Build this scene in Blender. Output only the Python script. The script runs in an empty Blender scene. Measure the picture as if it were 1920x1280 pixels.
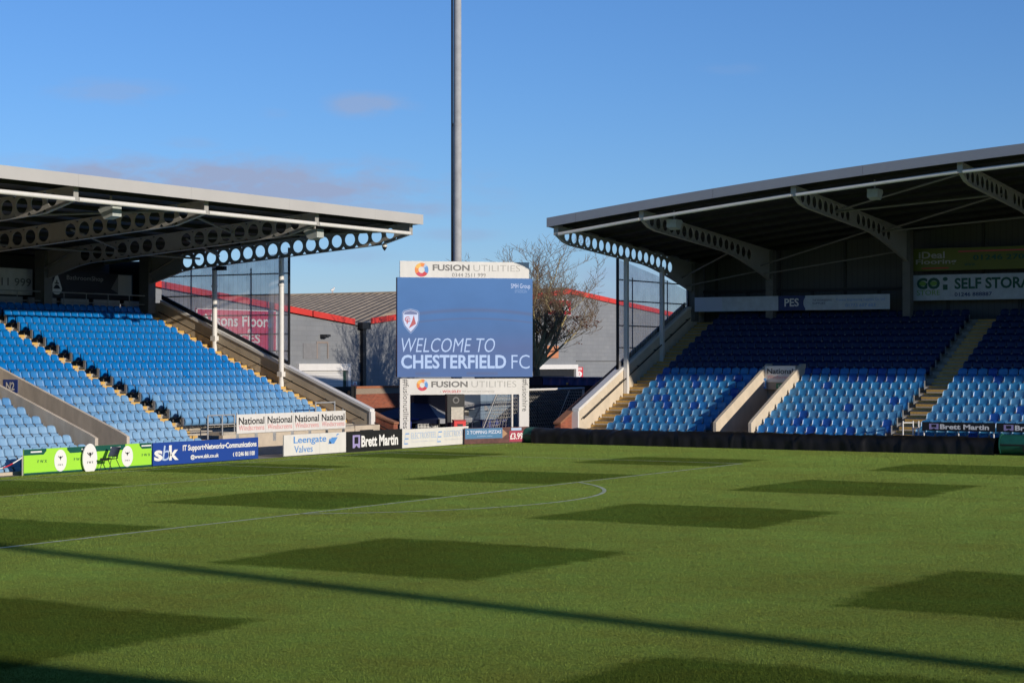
import bpy, math, random
from mathutils import Vector
random.seed(7)
S = bpy.context.scene
COL = S.collection
R_ = math.radians

# ------------------------------------------------------------ camera
FPX = 3571.0
YAW, PIT = R_(30.93), math.atan(35 / FPX)
CAM = Vector((46.1, -46.2, 3.92))
_r = Vector((math.cos(YAW), math.sin(YAW), 0))
_f0 = Vector((-math.sin(YAW), math.cos(YAW), 0))
_f = _f0 * math.cos(PIT) + Vector((0, 0, 1)) * math.sin(PIT)
_u = Vector((0, 0, 1)) * math.cos(PIT) - _f0 * math.sin(PIT)
cd = bpy.data.cameras.new('camera')
cd.sensor_width = 36; cd.lens = FPX / 1920 * 36
cd.clip_start = 0.5; cd.clip_end = 3000
cam = bpy.data.objects.new('camera', cd); COL.objects.link(cam)
cam.location = CAM; cam.rotation_euler = _f.to_track_quat('-Z', 'Y').to_euler()
S.camera = cam

# ------------------------------------------------------------ light
SUN_TAN = 0.262                       # tangent of the sun's elevation
SUN_AZ = R_(102.0)                    # clockwise from +Y
SUN_EL = math.atan(SUN_TAN)
sl = bpy.data.lights.new('sun', 'SUN'); sl.energy = 4.0; sl.angle = R_(0.5); sl.color = (1.0, 0.90, 0.76)
so = bpy.data.objects.new('sun', sl); COL.objects.link(so)
sd = Vector((math.sin(SUN_AZ) * math.cos(SUN_EL), math.cos(SUN_AZ) * math.cos(SUN_EL), math.sin(SUN_EL)))
so.rotation_euler = (-sd).to_track_quat('-Z', 'Y').to_euler(); so.location = (120, -60, 80)

W = bpy.data.worlds.new('World'); S.world = W; W.use_nodes = True
wn, wl = W.node_tree.nodes, W.node_tree.links
bg = wn['Background']
sky = wn.new('ShaderNodeTexSky'); sky.sky_type = 'NISHITA'; sky.sun_disc = False
sky.sun_elevation = SUN_EL; sky.sun_rotation = SUN_AZ
sky.air_density = 1.0; sky.dust_density = 0.0; sky.ozone_density = 8.0
SKY_STRENGTH = 0.14
bg.inputs['Strength'].default_value = SKY_STRENGTH
tc = wn.new('ShaderNodeTexCoord')

def wmath(op, a, b=None, clamp=False):
    n = wn.new('ShaderNodeMath'); n.operation = op; n.use_clamp = clamp
    for i, v in enumerate((a, b)):
        if v is None: continue
        if isinstance(v, (int, float)): n.inputs[i].default_value = v
        else: wl.new(v, n.inputs[i])
    return n.outputs[0]
def wdot(v):
    n = wn.new('ShaderNodeVectorMath'); n.operation = 'DOT_PRODUCT'
    wl.new(tc.outputs['Generated'], n.inputs[0]); n.inputs[1].default_value = v
    return n.outputs['Value']
def pixdir(x, y):
    return (_f * FPX + _r * (x - 960) + _u * (640 - y)).normalized()
mp = wn.new('ShaderNodeMapping'); mp.inputs['Scale'].default_value = (34, 34, 95)
wl.new(tc.outputs['Generated'], mp.inputs['Vector'])
cn = wn.new('ShaderNodeTexNoise'); cn.inputs['Scale'].default_value = 1.0; cn.inputs['Detail'].default_value = 7; cn.inputs['Roughness'].default_value = .6
wl.new(mp.outputs['Vector'], cn.inputs['Vector'])
cloud = None
for (x, y, w, h, s) in [(690, 197, 78, 24, .62), (205, 172, 120, 22, .34), (355, 269, 60, 14, .22),
                        (520, 212, 30, 12, .16), (400, 345, 420, 52, 1.0), (690, 395, 260, 20, .55),
                        (905, 400, 30, 8, .3), (1370, 130, 55, 12, .12), (860, 440, 90, 14, .3), (620, 480, 120, 18, .25),
                        (1150, 540, 120, 60, .4)]:
    d = pixdir(x, y)
    e1 = d.cross(Vector((0, 0, 1))).normalized(); e2 = e1.cross(d)
    a = wmath('DIVIDE', wdot(e1), w / FPX); b = wmath('DIVIDE', wdot(e2), h / FPX)
    rr = wmath('SQRT', wmath('ADD', wmath('MULTIPLY', a, a), wmath('MULTIPLY', b, b)))
    front = wmath('GREATER_THAN', wdot(d), 0.5)
    m = wmath('SUBTRACT', 1.45, rr, True)
    m = wmath('ADD', m, wmath('MULTIPLY', wmath('SUBTRACT', cn.outputs['Fac'], .52), 3.4))
    m = wmath('MULTIPLY', m, wmath('SUBTRACT', 1.5, rr, True))
    m = wmath('MULTIPLY', wmath('MULTIPLY', wmath('MULTIPLY', m, 1.0, True), s), front)
    cloud = m if cloud is None else wmath('MAXIMUM', cloud, m)
mx = wn.new('ShaderNodeMix'); mx.data_type = 'RGBA'
wl.new(cloud, mx.inputs['Factor']); tint = wn.new('ShaderNodeMix'); tint.data_type = 'RGBA'; tint.blend_type = 'MULTIPLY'; tint.inputs['Factor'].default_value = 1
tint.inputs['B'].default_value = (1.16, .955, .965, 1)
wl.new(sky.outputs['Color'], tint.inputs['A']); wl.new(tint.outputs['Result'], mx.inputs['A'])
mx.inputs['B'].default_value = (2.25, 2.85, 4.3, 1)
wl.new(mx.outputs['Result'], bg.inputs['Color'])

S.view_settings.view_transform = 'Standard'; S.view_settings.look = 'None'
S.view_settings.exposure = 0.0; S.view_settings.gamma = 1.0
S.render.engine = 'CYCLES'
S.cycles.max_bounces = 6; S.cycles.diffuse_bounces = 3; S.cycles.transparent_max_bounces = 12

# ------------------------------------------------------------ helpers
def srgb(c):
    return tuple(((v / 255) / 12.92 if v / 255 <= .04045 else (((v / 255) + .055) / 1.055) ** 2.4) for v in c)

def pix(ax, val, x, y):
    """point where the sight line of photo pixel (x, y) meets the plane axis=val"""
    d = _f * FPX + _r * (x - 960) + _u * (640 - y)
    t = (val - CAM[ax]) / d[ax]
    return CAM + d * t
def proj(p):
    d = Vector(p) - CAM; z = d.dot(_f)
    return 960 + FPX * d.dot(_r) / z, 640 - FPX * d.dot(_u) / z, z

MATS = {}
def mat(name, col, rough=.6, metal=0, var=.12, scale=3.0, bump=0, bscale=40, spec=.5, stretch=None, emit=None, var2=0):
    if name in MATS: return MATS[name]
    m = bpy.data.materials.new(name); m.use_nodes = True
    n, l = m.node_tree.nodes, m.node_tree.links
    p = n['Principled BSDF']
    p.inputs['Roughness'].default_value = rough; p.inputs['Metallic'].default_value = metal
    p.inputs['Specular IOR Level'].default_value = spec
    t = n.new('ShaderNodeTexCoord'); vec = t.outputs['Object']
    if stretch:
        mpp = n.new('ShaderNodeMapping'); mpp.inputs['Scale'].default_value = stretch
        l.new(vec, mpp.inputs['Vector']); vec = mpp.outputs['Vector']
    if var:
        nz = n.new('ShaderNodeTexNoise'); nz.inputs['Scale'].default_value = scale; nz.inputs['Detail'].default_value = 6
        nz.inputs['Roughness'].default_value = .65
        l.new(vec, nz.inputs['Vector'])
        rp = n.new('ShaderNodeValToRGB')
        rp.color_ramp.elements[0].position = .3; rp.color_ramp.elements[1].position = .7
        rp.color_ramp.elements[0].color = tuple(max(0, c * (1 - var)) for c in col) + (1,)
        rp.color_ramp.elements[1].color = tuple(min(1, c * (1 + var)) for c in col) + (1,)
        l.new(nz.outputs['Fac'], rp.inputs['Fac']); l.new(rp.outputs['Color'], p.inputs['Base Color'])
    else:
        p.inputs['Base Color'].default_value = tuple(col) + (1,)
    if bump:
        nb = n.new('ShaderNodeTexNoise'); nb.inputs['Scale'].default_value = bscale; nb.inputs['Detail'].default_value = 4
        l.new(t.outputs['Object'], nb.inputs['Vector'])
        bp = n.new('ShaderNodeBump'); bp.inputs['Strength'].default_value = bump; bp.inputs['Distance'].default_value = .02
        l.new(nb.outputs['Fac'], bp.inputs['Height']); l.new(bp.outputs['Normal'], p.inputs['Normal'])
    if emit:
        p.inputs['Emission Color'].default_value = tuple(emit[0]) + (1,); p.inputs['Emission Strength'].default_value = emit[1]
    MATS[name] = m
    return m

ORG = {}
class MB:
    def __init__(s): s.v = []; s.f = []; s.m = []; s.sm = []
    def add(s, vs, fs, mi=0, smooth=False):
        o = len(s.v); s.v += [tuple(x) for x in vs]
        for f in fs: s.f.append(tuple(i + o for i in f)); s.m.append(mi); s.sm.append(smooth)
        return s
    def box(s, x0, x1, y0, y1, z0, z1, mi=0):
        return s.add([(x0, y0, z0), (x1, y0, z0), (x1, y1, z0), (x0, y1, z0), (x0, y0, z1), (x1, y0, z1), (x1, y1, z1), (x0, y1, z1)],
                     [(0, 3, 2, 1), (4, 5, 6, 7), (0, 1, 5, 4), (1, 2, 6, 5), (2, 3, 7, 6), (3, 0, 4, 7)], mi)
    def obox(s, P, U, V, w, h, t, mi=0):
        """box with front face P + U*w + V*h, going back t along -N"""
        P, U, V = Vector(P), Vector(U), Vector(V); N = U.cross(V)
        a = [P, P + U * w, P + U * w + V * h, P + V * h]
        return s.add([*a, *[q - N * t for q in a]],
                     [(0, 1, 2, 3), (7, 6, 5, 4), (4, 5, 1, 0), (5, 6, 2, 1), (6, 7, 3, 2), (7, 4, 0, 3)], mi)
    def prism(s, pts, off, mi=0, smooth=False):
        """polygon pts (3D) extruded by vector off"""
        off = Vector(off); n = len(pts)
        a = [Vector(p) for p in pts]; b = [p + off for p in a]
        return s.add(a + b, [tuple(range(n - 1, -1, -1)), tuple(range(n, 2 * n))] + [(i, (i + 1) % n, n + (i + 1) % n, n + i) for i in range(n)], mi, smooth)
    def tube(s, p0, p1, r, r1=None, n=8, mi=0, cap=True):
        p0, p1 = Vector(p0), Vector(p1); r1 = r if r1 is None else r1
        d = (p1 - p0).normalized(); a = d.orthogonal().normalized(); b = d.cross(a)
        vs = []
        for (p, rr) in ((p0, r), (p1, r1)):
            for i in range(n):
                t = 2 * math.pi * i / n
                vs.append(p + a * math.cos(t) * rr + b * math.sin(t) * rr)
        s.add(vs, [(i, (i + 1) % n, n + (i + 1) % n, n + i) for i in range(n)], mi, True)
        if cap: s.add(vs, [tuple(range(n - 1, -1, -1)), tuple(range(n, 2 * n))], mi)
        return s
    def path(s, pts, r, n=6, mi=0):
        for a, b in zip(pts, pts[1:]): s.tube(a, b, r, n=n, mi=mi)
        return s
    def flat(s, P, U, V, pts, off=.004, mi=0):
        P, U, V = Vector(P), Vector(U), Vector(V); N = U.cross(V)
        return s.add([P + U * a + V * b + N * off for a, b in pts], [tuple(range(len(pts)))], mi)
    def build(s, name, mats, parent=None):
        me = bpy.data.meshes.new(name)
        o3 = ORG.get(parent.name, Vector((0, 0, 0))) if parent else Vector((0, 0, 0))
        me.from_pydata([(x - o3.x, y - o3.y, z - o3.z) for x, y, z in s.v], [], s.f)
        if not isinstance(mats, (list, tuple)): mats = [mats]
        for m in mats: me.materials.append(m)
        me.polygons.foreach_set('material_index', s.m); me.polygons.foreach_set('use_smooth', s.sm)
        me.update()
        ob = bpy.data.objects.new(name, me); COL.objects.link(ob)
        if parent: ob.parent = parent
        ORG[ob.name] = o3
        return ob

def tag(o, label=None, cat=None, group=None, kind=None):
    for k, v in (('label', label), ('category', cat), ('group', group), ('kind', kind)):
        if v: o[k] = v
    return o
def thing(name, label, cat, loc, group=None):
    o = bpy.data.objects.new(name, None); COL.objects.link(o); o.empty_display_size = .3
    o.location = loc; ORG[o.name] = Vector(loc)
    return tag(o, label, cat, group)

_tc = {}
def glyphs(s, bold, shear, space):
    k = (s, bold, shear, space)
    if k in _tc: return _tc[k]
    cu = bpy.data.curves.new('lettering', 'FONT'); cu.body = s; cu.resolution_u = 3
    cu.offset = bold; cu.shear = shear; cu.space_character = space
    o = bpy.data.objects.new('lettering_tmp', cu); COL.objects.link(o)
    bpy.context.view_layer.update()
    me = bpy.data.meshes.new_from_object(o.evaluated_get(bpy.context.evaluated_depsgraph_get()))
    vs = [(v.co.x, v.co.y) for v in me.vertices]; fs = [tuple(p.vertices) for p in me.polygons]
    bpy.data.objects.remove(o); bpy.data.curves.remove(cu); bpy.data.meshes.remove(me)
    x0 = min(v[0] for v in vs); x1 = max(v[0] for v in vs); y0 = min(v[1] for v in vs); y1 = max(v[1] for v in vs)
    vs = [((x - x0) / (x1 - x0), (y - y0) / (y1 - y0)) for x, y in vs]
    _tc[k] = (vs, fs); return _tc[k]
def text(mb, s, P, U, V, box, mi=0, bold=0., shear=0., space=1.0, off=.006):
    P, U, V = Vector(P), Vector(U), Vector(V); N = U.cross(V)
    vs, fs = glyphs(s, bold, shear, space); u0, u1, v0, v1 = box
    mb.add([P + U * (u0 + a * (u1 - u0)) + V * (v0 + b * (v1 - v0)) + N * off for a, b in vs], fs, mi)

Z3 = Vector((0, 0, 1)); XU = Vector((1, 0, 0)); YU = Vector((0, 1, 0))

# ------------------------------------------------------------ materials
concrete = mat('concrete', (.40, .335, .26), .85, var=.16, scale=1.6, bump=.3)
concrete_pale = mat('concrete_pale', (.52, .44, .34), .85, var=.15, scale=1.3, bump=.25)
concrete_step = mat('concrete_step', (.42, .37, .30), .9, var=.2, scale=3)
yellow = mat('yellow_paint', (.62, .38, .10), .7, var=.2, scale=8)
steel_white = mat('white_steel', (.72, .70, .67), .4, var=.05)
steel_grey = mat('grey_steel', (.36, .35, .33), .5, var=.06)
galv = mat('galvanised', (.36, .365, .37), .75, .0, var=.14, scale=2.5)
fascia_m = mat('fascia_metal', (.48, .46, .43), .45, var=.04, scale=.6)
fascia_d = mat('fascia_metal_dark', (.30, .30, .32), .35, .2, var=.04, scale=.6)
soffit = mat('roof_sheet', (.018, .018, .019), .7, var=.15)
black = mat('black_paint', (.012, .012, .013), .55, var=.2)
rubber = mat('dark_plastic', (.02, .02, .022), .5, var=.2)
white_p = mat('white_panel', (.70, .68, .645), .45, var=.06, scale=2.5, stretch=(1, 1, .3))
cladding = mat('grey_cladding', (.20, .20, .195), .6, var=.08)
brick_d = None

def brick_mat():
    m = bpy.data.materials.new('brick'); m.use_nodes = True
    n, l = m.node_tree.nodes, m.node_tree.links; p = n['Principled BSDF']; p.inputs['Roughness'].default_value = .9
    t = n.new('ShaderNodeTexCoord'); sx = n.new('ShaderNodeSeparateXYZ'); cx = n.new('ShaderNodeCombineXYZ')
    ad = n.new('ShaderNodeMath'); ad.operation = 'ADD'
    l.new(t.outputs['Object'], sx.inputs[0]); l.new(sx.outputs['X'], ad.inputs[0]); l.new(sx.outputs['Y'], ad.inputs[1])
    l.new(ad.outputs[0], cx.inputs['X']); l.new(sx.outputs['Z'], cx.inputs['Y'])
    b = n.new('ShaderNodeTexBrick'); l.new(cx.outputs[0], b.inputs['Vector'])
    b.inputs['Scale'].default_value = 1; b.inputs['Brick Width'].default_value = .225; b.inputs['Row Height'].default_value = .075
    b.inputs['Mortar Size'].default_value = .006
    b.inputs['Color1'].default_value = (.33, .085, .04, 1); b.inputs['Color2'].default_value = (.22, .055, .03, 1)
    b.inputs['Mortar'].default_value = (.22, .15, .11, 1)
    nz = n.new('ShaderNodeTexNoise'); nz.inputs['Scale'].default_value = 1.2; l.new(t.outputs['Object'], nz.inputs['Vector'])
    hsv = n.new('ShaderNodeHueSaturation'); mr = n.new('ShaderNodeMapRange'); mr.inputs['To Min'].default_value = .75; mr.inputs['To Max'].default_value = 1.25
    l.new(nz.outputs['Fac'], mr.inputs['Value']); l.new(mr.outputs[0], hsv.inputs['Value']); l.new(b.outputs['Color'], hsv.inputs['Color'])
    l.new(hsv.outputs[0], p.inputs['Base Color'])
    return m
brick = brick_mat()

def ribbed(name, col, col2, axis, pitch, rough=.5, glass=0.0, duty=.5):
    """sheet whose ribs repeat along world axis (0 x, 1 y) - also usable as translucent sheeting"""
    m = bpy.data.materials.new(name); m.use_nodes = True
    n, l = m.node_tree.nodes, m.node_tree.links; p = n['Principled BSDF']; p.inputs['Roughness'].default_value = rough
    t = n.new('ShaderNodeTexCoord'); sx = n.new('ShaderNodeSeparateXYZ'); l.new(t.outputs['Object'], sx.inputs[0])
    d = n.new('ShaderNodeMath'); d.operation = 'DIVIDE'; d.inputs[1].default_value = pitch; l.new(sx.outputs[axis], d.inputs[0])
    fr = n.new('ShaderNodeMath'); fr.operation = 'FRACT'; l.new(d.outputs[0], fr.inputs[0])
    rp = n.new('ShaderNodeValToRGB'); e = rp.color_ramp.elements
    e[0].position = 0; e[0].color = tuple(col) + (1,); e[1].position = 1; e[1].color = tuple(col) + (1,)
    for ps, c in ((duty - .12, col), (duty, col2), (duty + .12, col)):
        q = e.new(ps); q.color = tuple(c) + (1,)
    l.new(fr.outputs[0], rp.inputs['Fac']); l.new(rp.outputs['Color'], p.inputs['Base Color'])
    if glass:
        out = n['Material Output']
        tr = n.new('ShaderNodeBsdfTransparent'); tr.inputs['Color'].default_value = (.93, .92, .92, 1)
        tl = n.new('ShaderNodeBsdfTranslucent'); l.new(rp.outputs['Color'], tl.inputs['Color'])
        a = n.new('ShaderNodeMixShader'); a.inputs[0].default_value = .4; l.new(p.outputs[0], a.inputs[1]); l.new(tl.outputs[0], a.inputs[2])
        nz = n.new('ShaderNodeTexNoise'); nz.inputs['Scale'].default_value = 2.0; nz.inputs['Detail'].default_value = 5
        l.new(t.outputs['Object'], nz.inputs['Vector'])
        mr = n.new('ShaderNodeMapRange'); mr.inputs['From Min'].default_value = .3; mr.inputs['From Max'].default_value = .7
        mr.inputs['To Min'].default_value = glass - .10; mr.inputs['To Max'].default_value = glass + .06; l.new(nz.outputs['Fac'], mr.inputs['Value'])
        b = n.new('ShaderNodeMixShader'); l.new(mr.outputs[0], b.inputs[0]); l.new(a.outputs[0], b.inputs[1]); l.new(tr.outputs[0], b.inputs[2])
        l.new(b.outputs[0], out.inputs['Surface'])
    return m

# ------------------------------------------------------------ ground and pitch
def grass_mat():
    m = bpy.data.materials.new('pitch_grass'); m.use_nodes = True
    n, l = m.node_tree.nodes, m.node_tree.links; p = n['Principled BSDF']
    p.inputs['Roughness'].default_value = .75; p.inputs['Specular IOR Level'].default_value = .0
    t = n.new('ShaderNodeTexCoord'); sx = n.new('ShaderNodeSeparateXYZ'); l.new(t.outputs['Object'], sx.inputs[0])
    def M(op, a, b=None, c=None, clamp=False):
        q = n.new('ShaderNodeMath'); q.operation = op; q.use_clamp = clamp
        for i, v in enumerate((a, b, c)):
            if v is None: continue
            if isinstance(v, (int, float)): q.inputs[i].default_value = v
            else: l.new(v, q.inputs[i])
        return q.outputs[0]
    def noise(scale, detail=4, rough=.6, stretch=None):
        q = n.new('ShaderNodeTexNoise'); q.inputs['Scale'].default_value = scale; q.inputs['Detail'].default_value = detail; q.inputs['Roughness'].default_value = rough
        if stretch:
            k = n.new('ShaderNodeMapping'); k.inputs['Scale'].default_value = stretch; l.new(t.outputs['Object'], k.inputs['Vector']); l.new(k.outputs[0], q.inputs['Vector'])
        else: l.new(t.outputs['Object'], q.inputs['Vector'])
        return q.outputs['Fac']
    wob = M('ADD', M('MULTIPLY', M('SUBTRACT', noise(2.2, 5), .5), .7), M('MULTIPLY', M('SUBTRACT', noise(.25, 3), .5), .9))
    X = M('ADD', sx.outputs['X'], wob)
    Y = M('ADD', M('ADD', sx.outputs['Y'], wob), M('MULTIPLY', M('MAXIMUM', M('SUBTRACT', 22.0, sx.outputs['X']), 0.0), .07))
    def strips(v, lst):
        tot = None
        for a, b in lst:
            # soft-edged band
            r1 = M('MULTIPLY', M('SUBTRACT', v, a - .2), 1 / .4, clamp=True)
            r2 = M('MULTIPLY', M('SUBTRACT', b + .2, v), 1 / .4, clamp=True)
            q = M('MULTIPLY', r1, r2); tot = q if tot is None else M('ADD', tot, q)
        return tot
    mx_ = strips(X, [(-.6, 5.0), (10.6, 16.2), (22.2, 28.1), (34.8, 40.8), (46.8, 52.6)])
    my_ = strips(Y, [(-29.4, -23.5), (-17.5, -11.5), (-5.4, .4), (6.4, 12.4), (18.4, 23.6)])
    dark = M('MULTIPLY', mx_, my_)
    soft = M('MULTIPLY', M('ADD', mx_, my_), .09)
    dk = M('ADD', dark, soft, clamp=True)
    mix = n.new('ShaderNodeMix'); mix.data_type = 'RGBA'
    mix.inputs['A'].default_value = (.315, .415, .085, 1); mix.inputs['B'].default_value = (.135, .200, .034, 1)
    l.new(dk, mix.inputs['Factor'])
    # blade-scale speckle, patches, thin straw-coloured wear
    f1 = noise(13, 8, .85); f2 = noise(1.1, 5, .6); f3 = noise(.18, 3, .5); f4 = noise(7, 5, .7, (1, 1, 1))
    v = M('ADD', M('ADD', M('MULTIPLY', f1, 1.9), M('MULTIPLY', f2, .42)), M('ADD', M('MULTIPLY', f3, .6), M('MULTIPLY', f4, .45)))
    v = M('ADD', v, -.685)
    h = n.new('ShaderNodeHueSaturation'); l.new(v, h.inputs['Value']); l.new(mix.outputs['Result'], h.inputs['Color'])
    hue = M('ADD', .5, M('ADD', M('MULTIPLY', M('SUBTRACT', f2, .5), .07), M('MULTIPLY', M('SUBTRACT', f3, .5), .06))); l.new(hue, h.inputs['Hue'])
    l.new(h.outputs[0], p.inputs['Base Color'])
    bp = n.new('ShaderNodeBump'); bp.inputs['Strength'].default_value = 1.0; bp.inputs['Distance'].default_value = .07
    l.new(noise(34, 6, .8), bp.inputs['Height']); l.new(bp.outputs['Normal'], p.inputs['Normal'])
    return m
tag(MB().add([(-700, -700, -.03), (800, -700, -.03), (800, 900, -.03), (-700, 900, -.03)], [(0, 1, 2, 3)]).build('ground', mat('asphalt', (.075, .073, .07), .9, var=.25, scale=.8, bump=.3)), kind='structure')
tag(MB().box(-3.9, 112, -38, 33.8, -.029, -.006).build('perimeter_path', mat('path_concrete', (.27, .25, .22), .9, var=.2, scale=1.5, bump=.2)), kind='structure')
tag(MB().add([(-1.45, -35.5, 0), (106, -35.5, 0), (106, 32.3, 0), (-1.45, 32.3, 0)], [(0, 1, 2, 3)]).build('pitch_grass', grass_mat()), kind='structure')
# standing blades on the near half of the pitch, where the photo shows grain
import numpy as np
def blades():
    rg = np.random.default_rng(4); n = 1000000
    # uniform over the part of the pitch in view, thinning with distance
    dist = 22.5 + 75 * rg.random(n) ** 1.35
    lat = rg.uniform(-.29, .29, n) * dist
    x = CAM.x + _f0.x * dist + _r.x * lat; y = CAM.y + _f0.y * dist + _r.y * lat
    k = (x > -1.3) & (y > -34) & (y < 31.3); x, y, dist = x[k], y[k], dist[k]; n = len(x)
    a = rg.uniform(0, 2 * np.pi, n); w = rg.uniform(.0025, .006, n) * np.clip(dist / 30, 1, 2.2); h = rg.uniform(.010, .026, n)
    lx, ly = rg.normal(0, .008, n), rg.normal(0, .008, n)
    co = np.zeros((n, 3, 3), np.float32)
    co[:, 0] = np.stack([x - np.cos(a) * w, y - np.sin(a) * w, np.full(n, -.002)], 1)
    co[:, 1] = np.stack([x + np.cos(a) * w, y + np.sin(a) * w, np.full(n, -.002)], 1)
    co[:, 2] = np.stack([x + lx, y + ly, h], 1)
    me = bpy.data.meshes.new('grass_blades'); me.vertices.add(n * 3); me.vertices.foreach_set('co', co.ravel())
    me.loops.add(n * 3); me.loops.foreach_set('vertex_index', np.arange(n * 3, dtype=np.int32))
    me.polygons.add(n); me.polygons.foreach_set('loop_start', np.arange(0, n * 3, 3, dtype=np.int32))
    me.update(calc_edges=True); me.materials.append(bpy.data.materials['pitch_grass'])
    o = bpy.data.objects.new('grass_blades', me); COL.objects.link(o)
    tag(o, 'short mown green grass blades standing on the near pitch', 'grass', kind='stuff')
blades()
pl = MB(); z = .012
def line(x0, x1, y0, y1): pl.add([(x0, y0, z), (x1, y0, z), (x1, y1, z), (x0, y1, z)], [(0, 1, 2, 3)])
line(-.05, .05, -31, 31.2)                                   # goal line
line(16.44, 16.56, -20.16, 20.16); line(5.46, 5.54, -9.16, 9.16)
for s in (-1, 1):
    line(.05, 16.45, s * 20.16 - .05, s * 20.16 + .05); line(.05, 5.46, s * 9.16 - .05, s * 9.16 + .05)
a0 = math.acos(5.5 / 9.15); N = 40
for i in range(N):
    a, b = -a0 + 2 * a0 * i / N, -a0 + 2 * a0 * (i + 1) / N
    q = [(11 + r * math.cos(t), r * math.sin(t), z) for r, t in ((9.09, a), (9.21, a), (9.21, b), (9.09, b))]
    if q[0][0] > 16.56 or q[3][0] > 16.56: pl.add(q, [(0, 1, 2, 3)])
def line_mat():
    m = mat('faded_line', (.62, .68, .48), .9, var=.12, scale=6)
    n, l = m.node_tree.nodes, m.node_tree.links
    t = n.new('ShaderNodeTexCoord'); nz = n.new('ShaderNodeTexNoise'); nz.inputs['Scale'].default_value = 3.5; nz.inputs['Detail'].default_value = 6
    l.new(t.outputs['Object'], nz.inputs['Vector'])
    mr = n.new('ShaderNodeMapRange'); mr.inputs['From Min'].default_value = .35; mr.inputs['From Max'].default_value = .65; mr.inputs['To Min'].default_value = .55; mr.inputs['To Max'].default_value = 1.0
    l.new(nz.outputs['Fac'], mr.inputs['Value'])
    tr = n.new('ShaderNodeBsdfTransparent'); mxs = n.new('ShaderNodeMixShader')
    l.new(mr.outputs[0], mxs.inputs[0]); l.new(tr.outputs[0], mxs.inputs[1]); l.new(n['Principled BSDF'].outputs[0], mxs.inputs[2])
    l.new(mxs.outputs[0], n['Material Output'].inputs['Surface'])
    return m
tag(pl.build('pitch_markings', line_mat()), kind='structure')

# ------------------------------------------------------------ stands
# left (behind-goal) stand faces +X, runs along Y ; right stand faces -Y, runs along X
LB = lambda k: -5.5 - .773 * k          # back-rest line of row k
LZ = lambda k: 1.02 + .332 * k          # tread of row k
EB = lambda k: 34.0 + .745 * k
EZ = lambda k: .15 + .322 * k
LEND, EEND = 25.1, 1.75

glaz_l = ribbed('corrugated_sheeting', (.92, .90, .92), (.28, .27, .30), 0, .28, .45, .44)
glaz_e = ribbed('corrugated_sheeting_end', (.75, .75, .78), (.16, .16, .18), 1, .28, .5, .62)

def girder(name, mats, parent, M2, top, depth, d1, nh_skip=1, pitch=.74, r=.29, half=.09, solid=True):
    """cellular beam; M2(d, z, off) -> world, top(d) underside of roof, depth(d)"""
    g = MB(); d = 0.0; i = 0; n = 16
    while d < d1 - .01:
        e = min(d + pitch, d1); c = (d + e) / 2
        hole = (i >= nh_skip) and e - d > .6 and (c < d1 - 2.2) and (i % 11 != 10 or not solid)
        t0, t1, b0, b1 = top(d), top(e), top(d) - depth(d), top(e) - depth(e)
        cz = (t0 + t1 + b0 + b1) / 4; rr = min(r, (min(t0, t1) - max(b0, b1)) / 2 - .06)
        for o in (-.02, .02):
            if hole and rr > .1:
                vs = []
                for q in range(n):
                    an = 2 * math.pi * (q + .5) / n; ca, sa = math.cos(an), math.sin(an)
                    vs.append(M2(c + rr * ca, cz + rr * sa, o))
                for q in range(n):
                    an = 2 * math.pi * (q + .5) / n; ca, sa = math.cos(an), math.sin(an)
                    k = 1 / max(abs(ca), abs(sa)); u = (ca * k + 1) / 2; w = (sa * k + 1) / 2
                    zt = t0 + (t1 - t0) * u; zb = b0 + (b1 - b0) * u
                    vs.append(M2(d + (e - d) * u, zb + (zt - zb) * w, o))
                g.add(vs, [(q, (q + 1) % n, n + (q + 1) % n, n + q) for q in range(n)])
                g.add([M2(c + rr * math.cos(2 * math.pi * (q + .5) / n), cz + rr * math.sin(2 * math.pi * (q + .5) / n), oo) for oo in (-.02, .02) for q in range(n)],
                      [(q, (q + 1) % n, n + (q + 1) % n, n + q) for q in range(n)]) if o < 0 else None
            else:
                g.add([M2(d, b0, o), M2(e, b1, o), M2(e, t1, o), M2(d, t0, o)], [(0, 1, 2, 3)])
        for (q0, q1) in ((t0, t1), (b0, b1)):        # flanges
            w = .03
            g.add([M2(d, q0 - w, -half), M2(e, q1 - w, -half), M2(e, q1, -half), M2(d, q0, -half),
                   M2(d, q0 - w, half), M2(e, q1 - w, half), M2(e, q1, half), M2(d, q0, half)],
                  [(0, 1, 2, 3), (7, 6, 5, 4), (4, 5, 1, 0), (3, 2, 6, 7), (0, 3, 7, 4), (1, 5, 6, 2)])
        d = e; i += 1
    t, b = top(0), top(0) - depth(0)                  # end plate
    g.add([M2(-.03, b - .05, -.12), M2(-.03, b - .05, .12), M2(-.03, t, .12), M2(-.03, t, -.12),
           M2(.0, b - .05, -.12), M2(.0, b - .05, .12), M2(.0, t, .12), M2(.0, t, -.12)],
          [(0, 1, 2, 3), (7, 6, 5, 4), (4, 5, 1, 0), (5, 6, 2, 1), (6, 7, 3, 2), (7, 4, 0, 3)])
    return g.build(name, mats, parent)

def depth_l(d):
    if d < 1.5: return .50 + .30 * d / 1.5
    if d > 13.0: return .80 + .5 * (d - 13.0) / 2.5
    return .80

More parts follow.
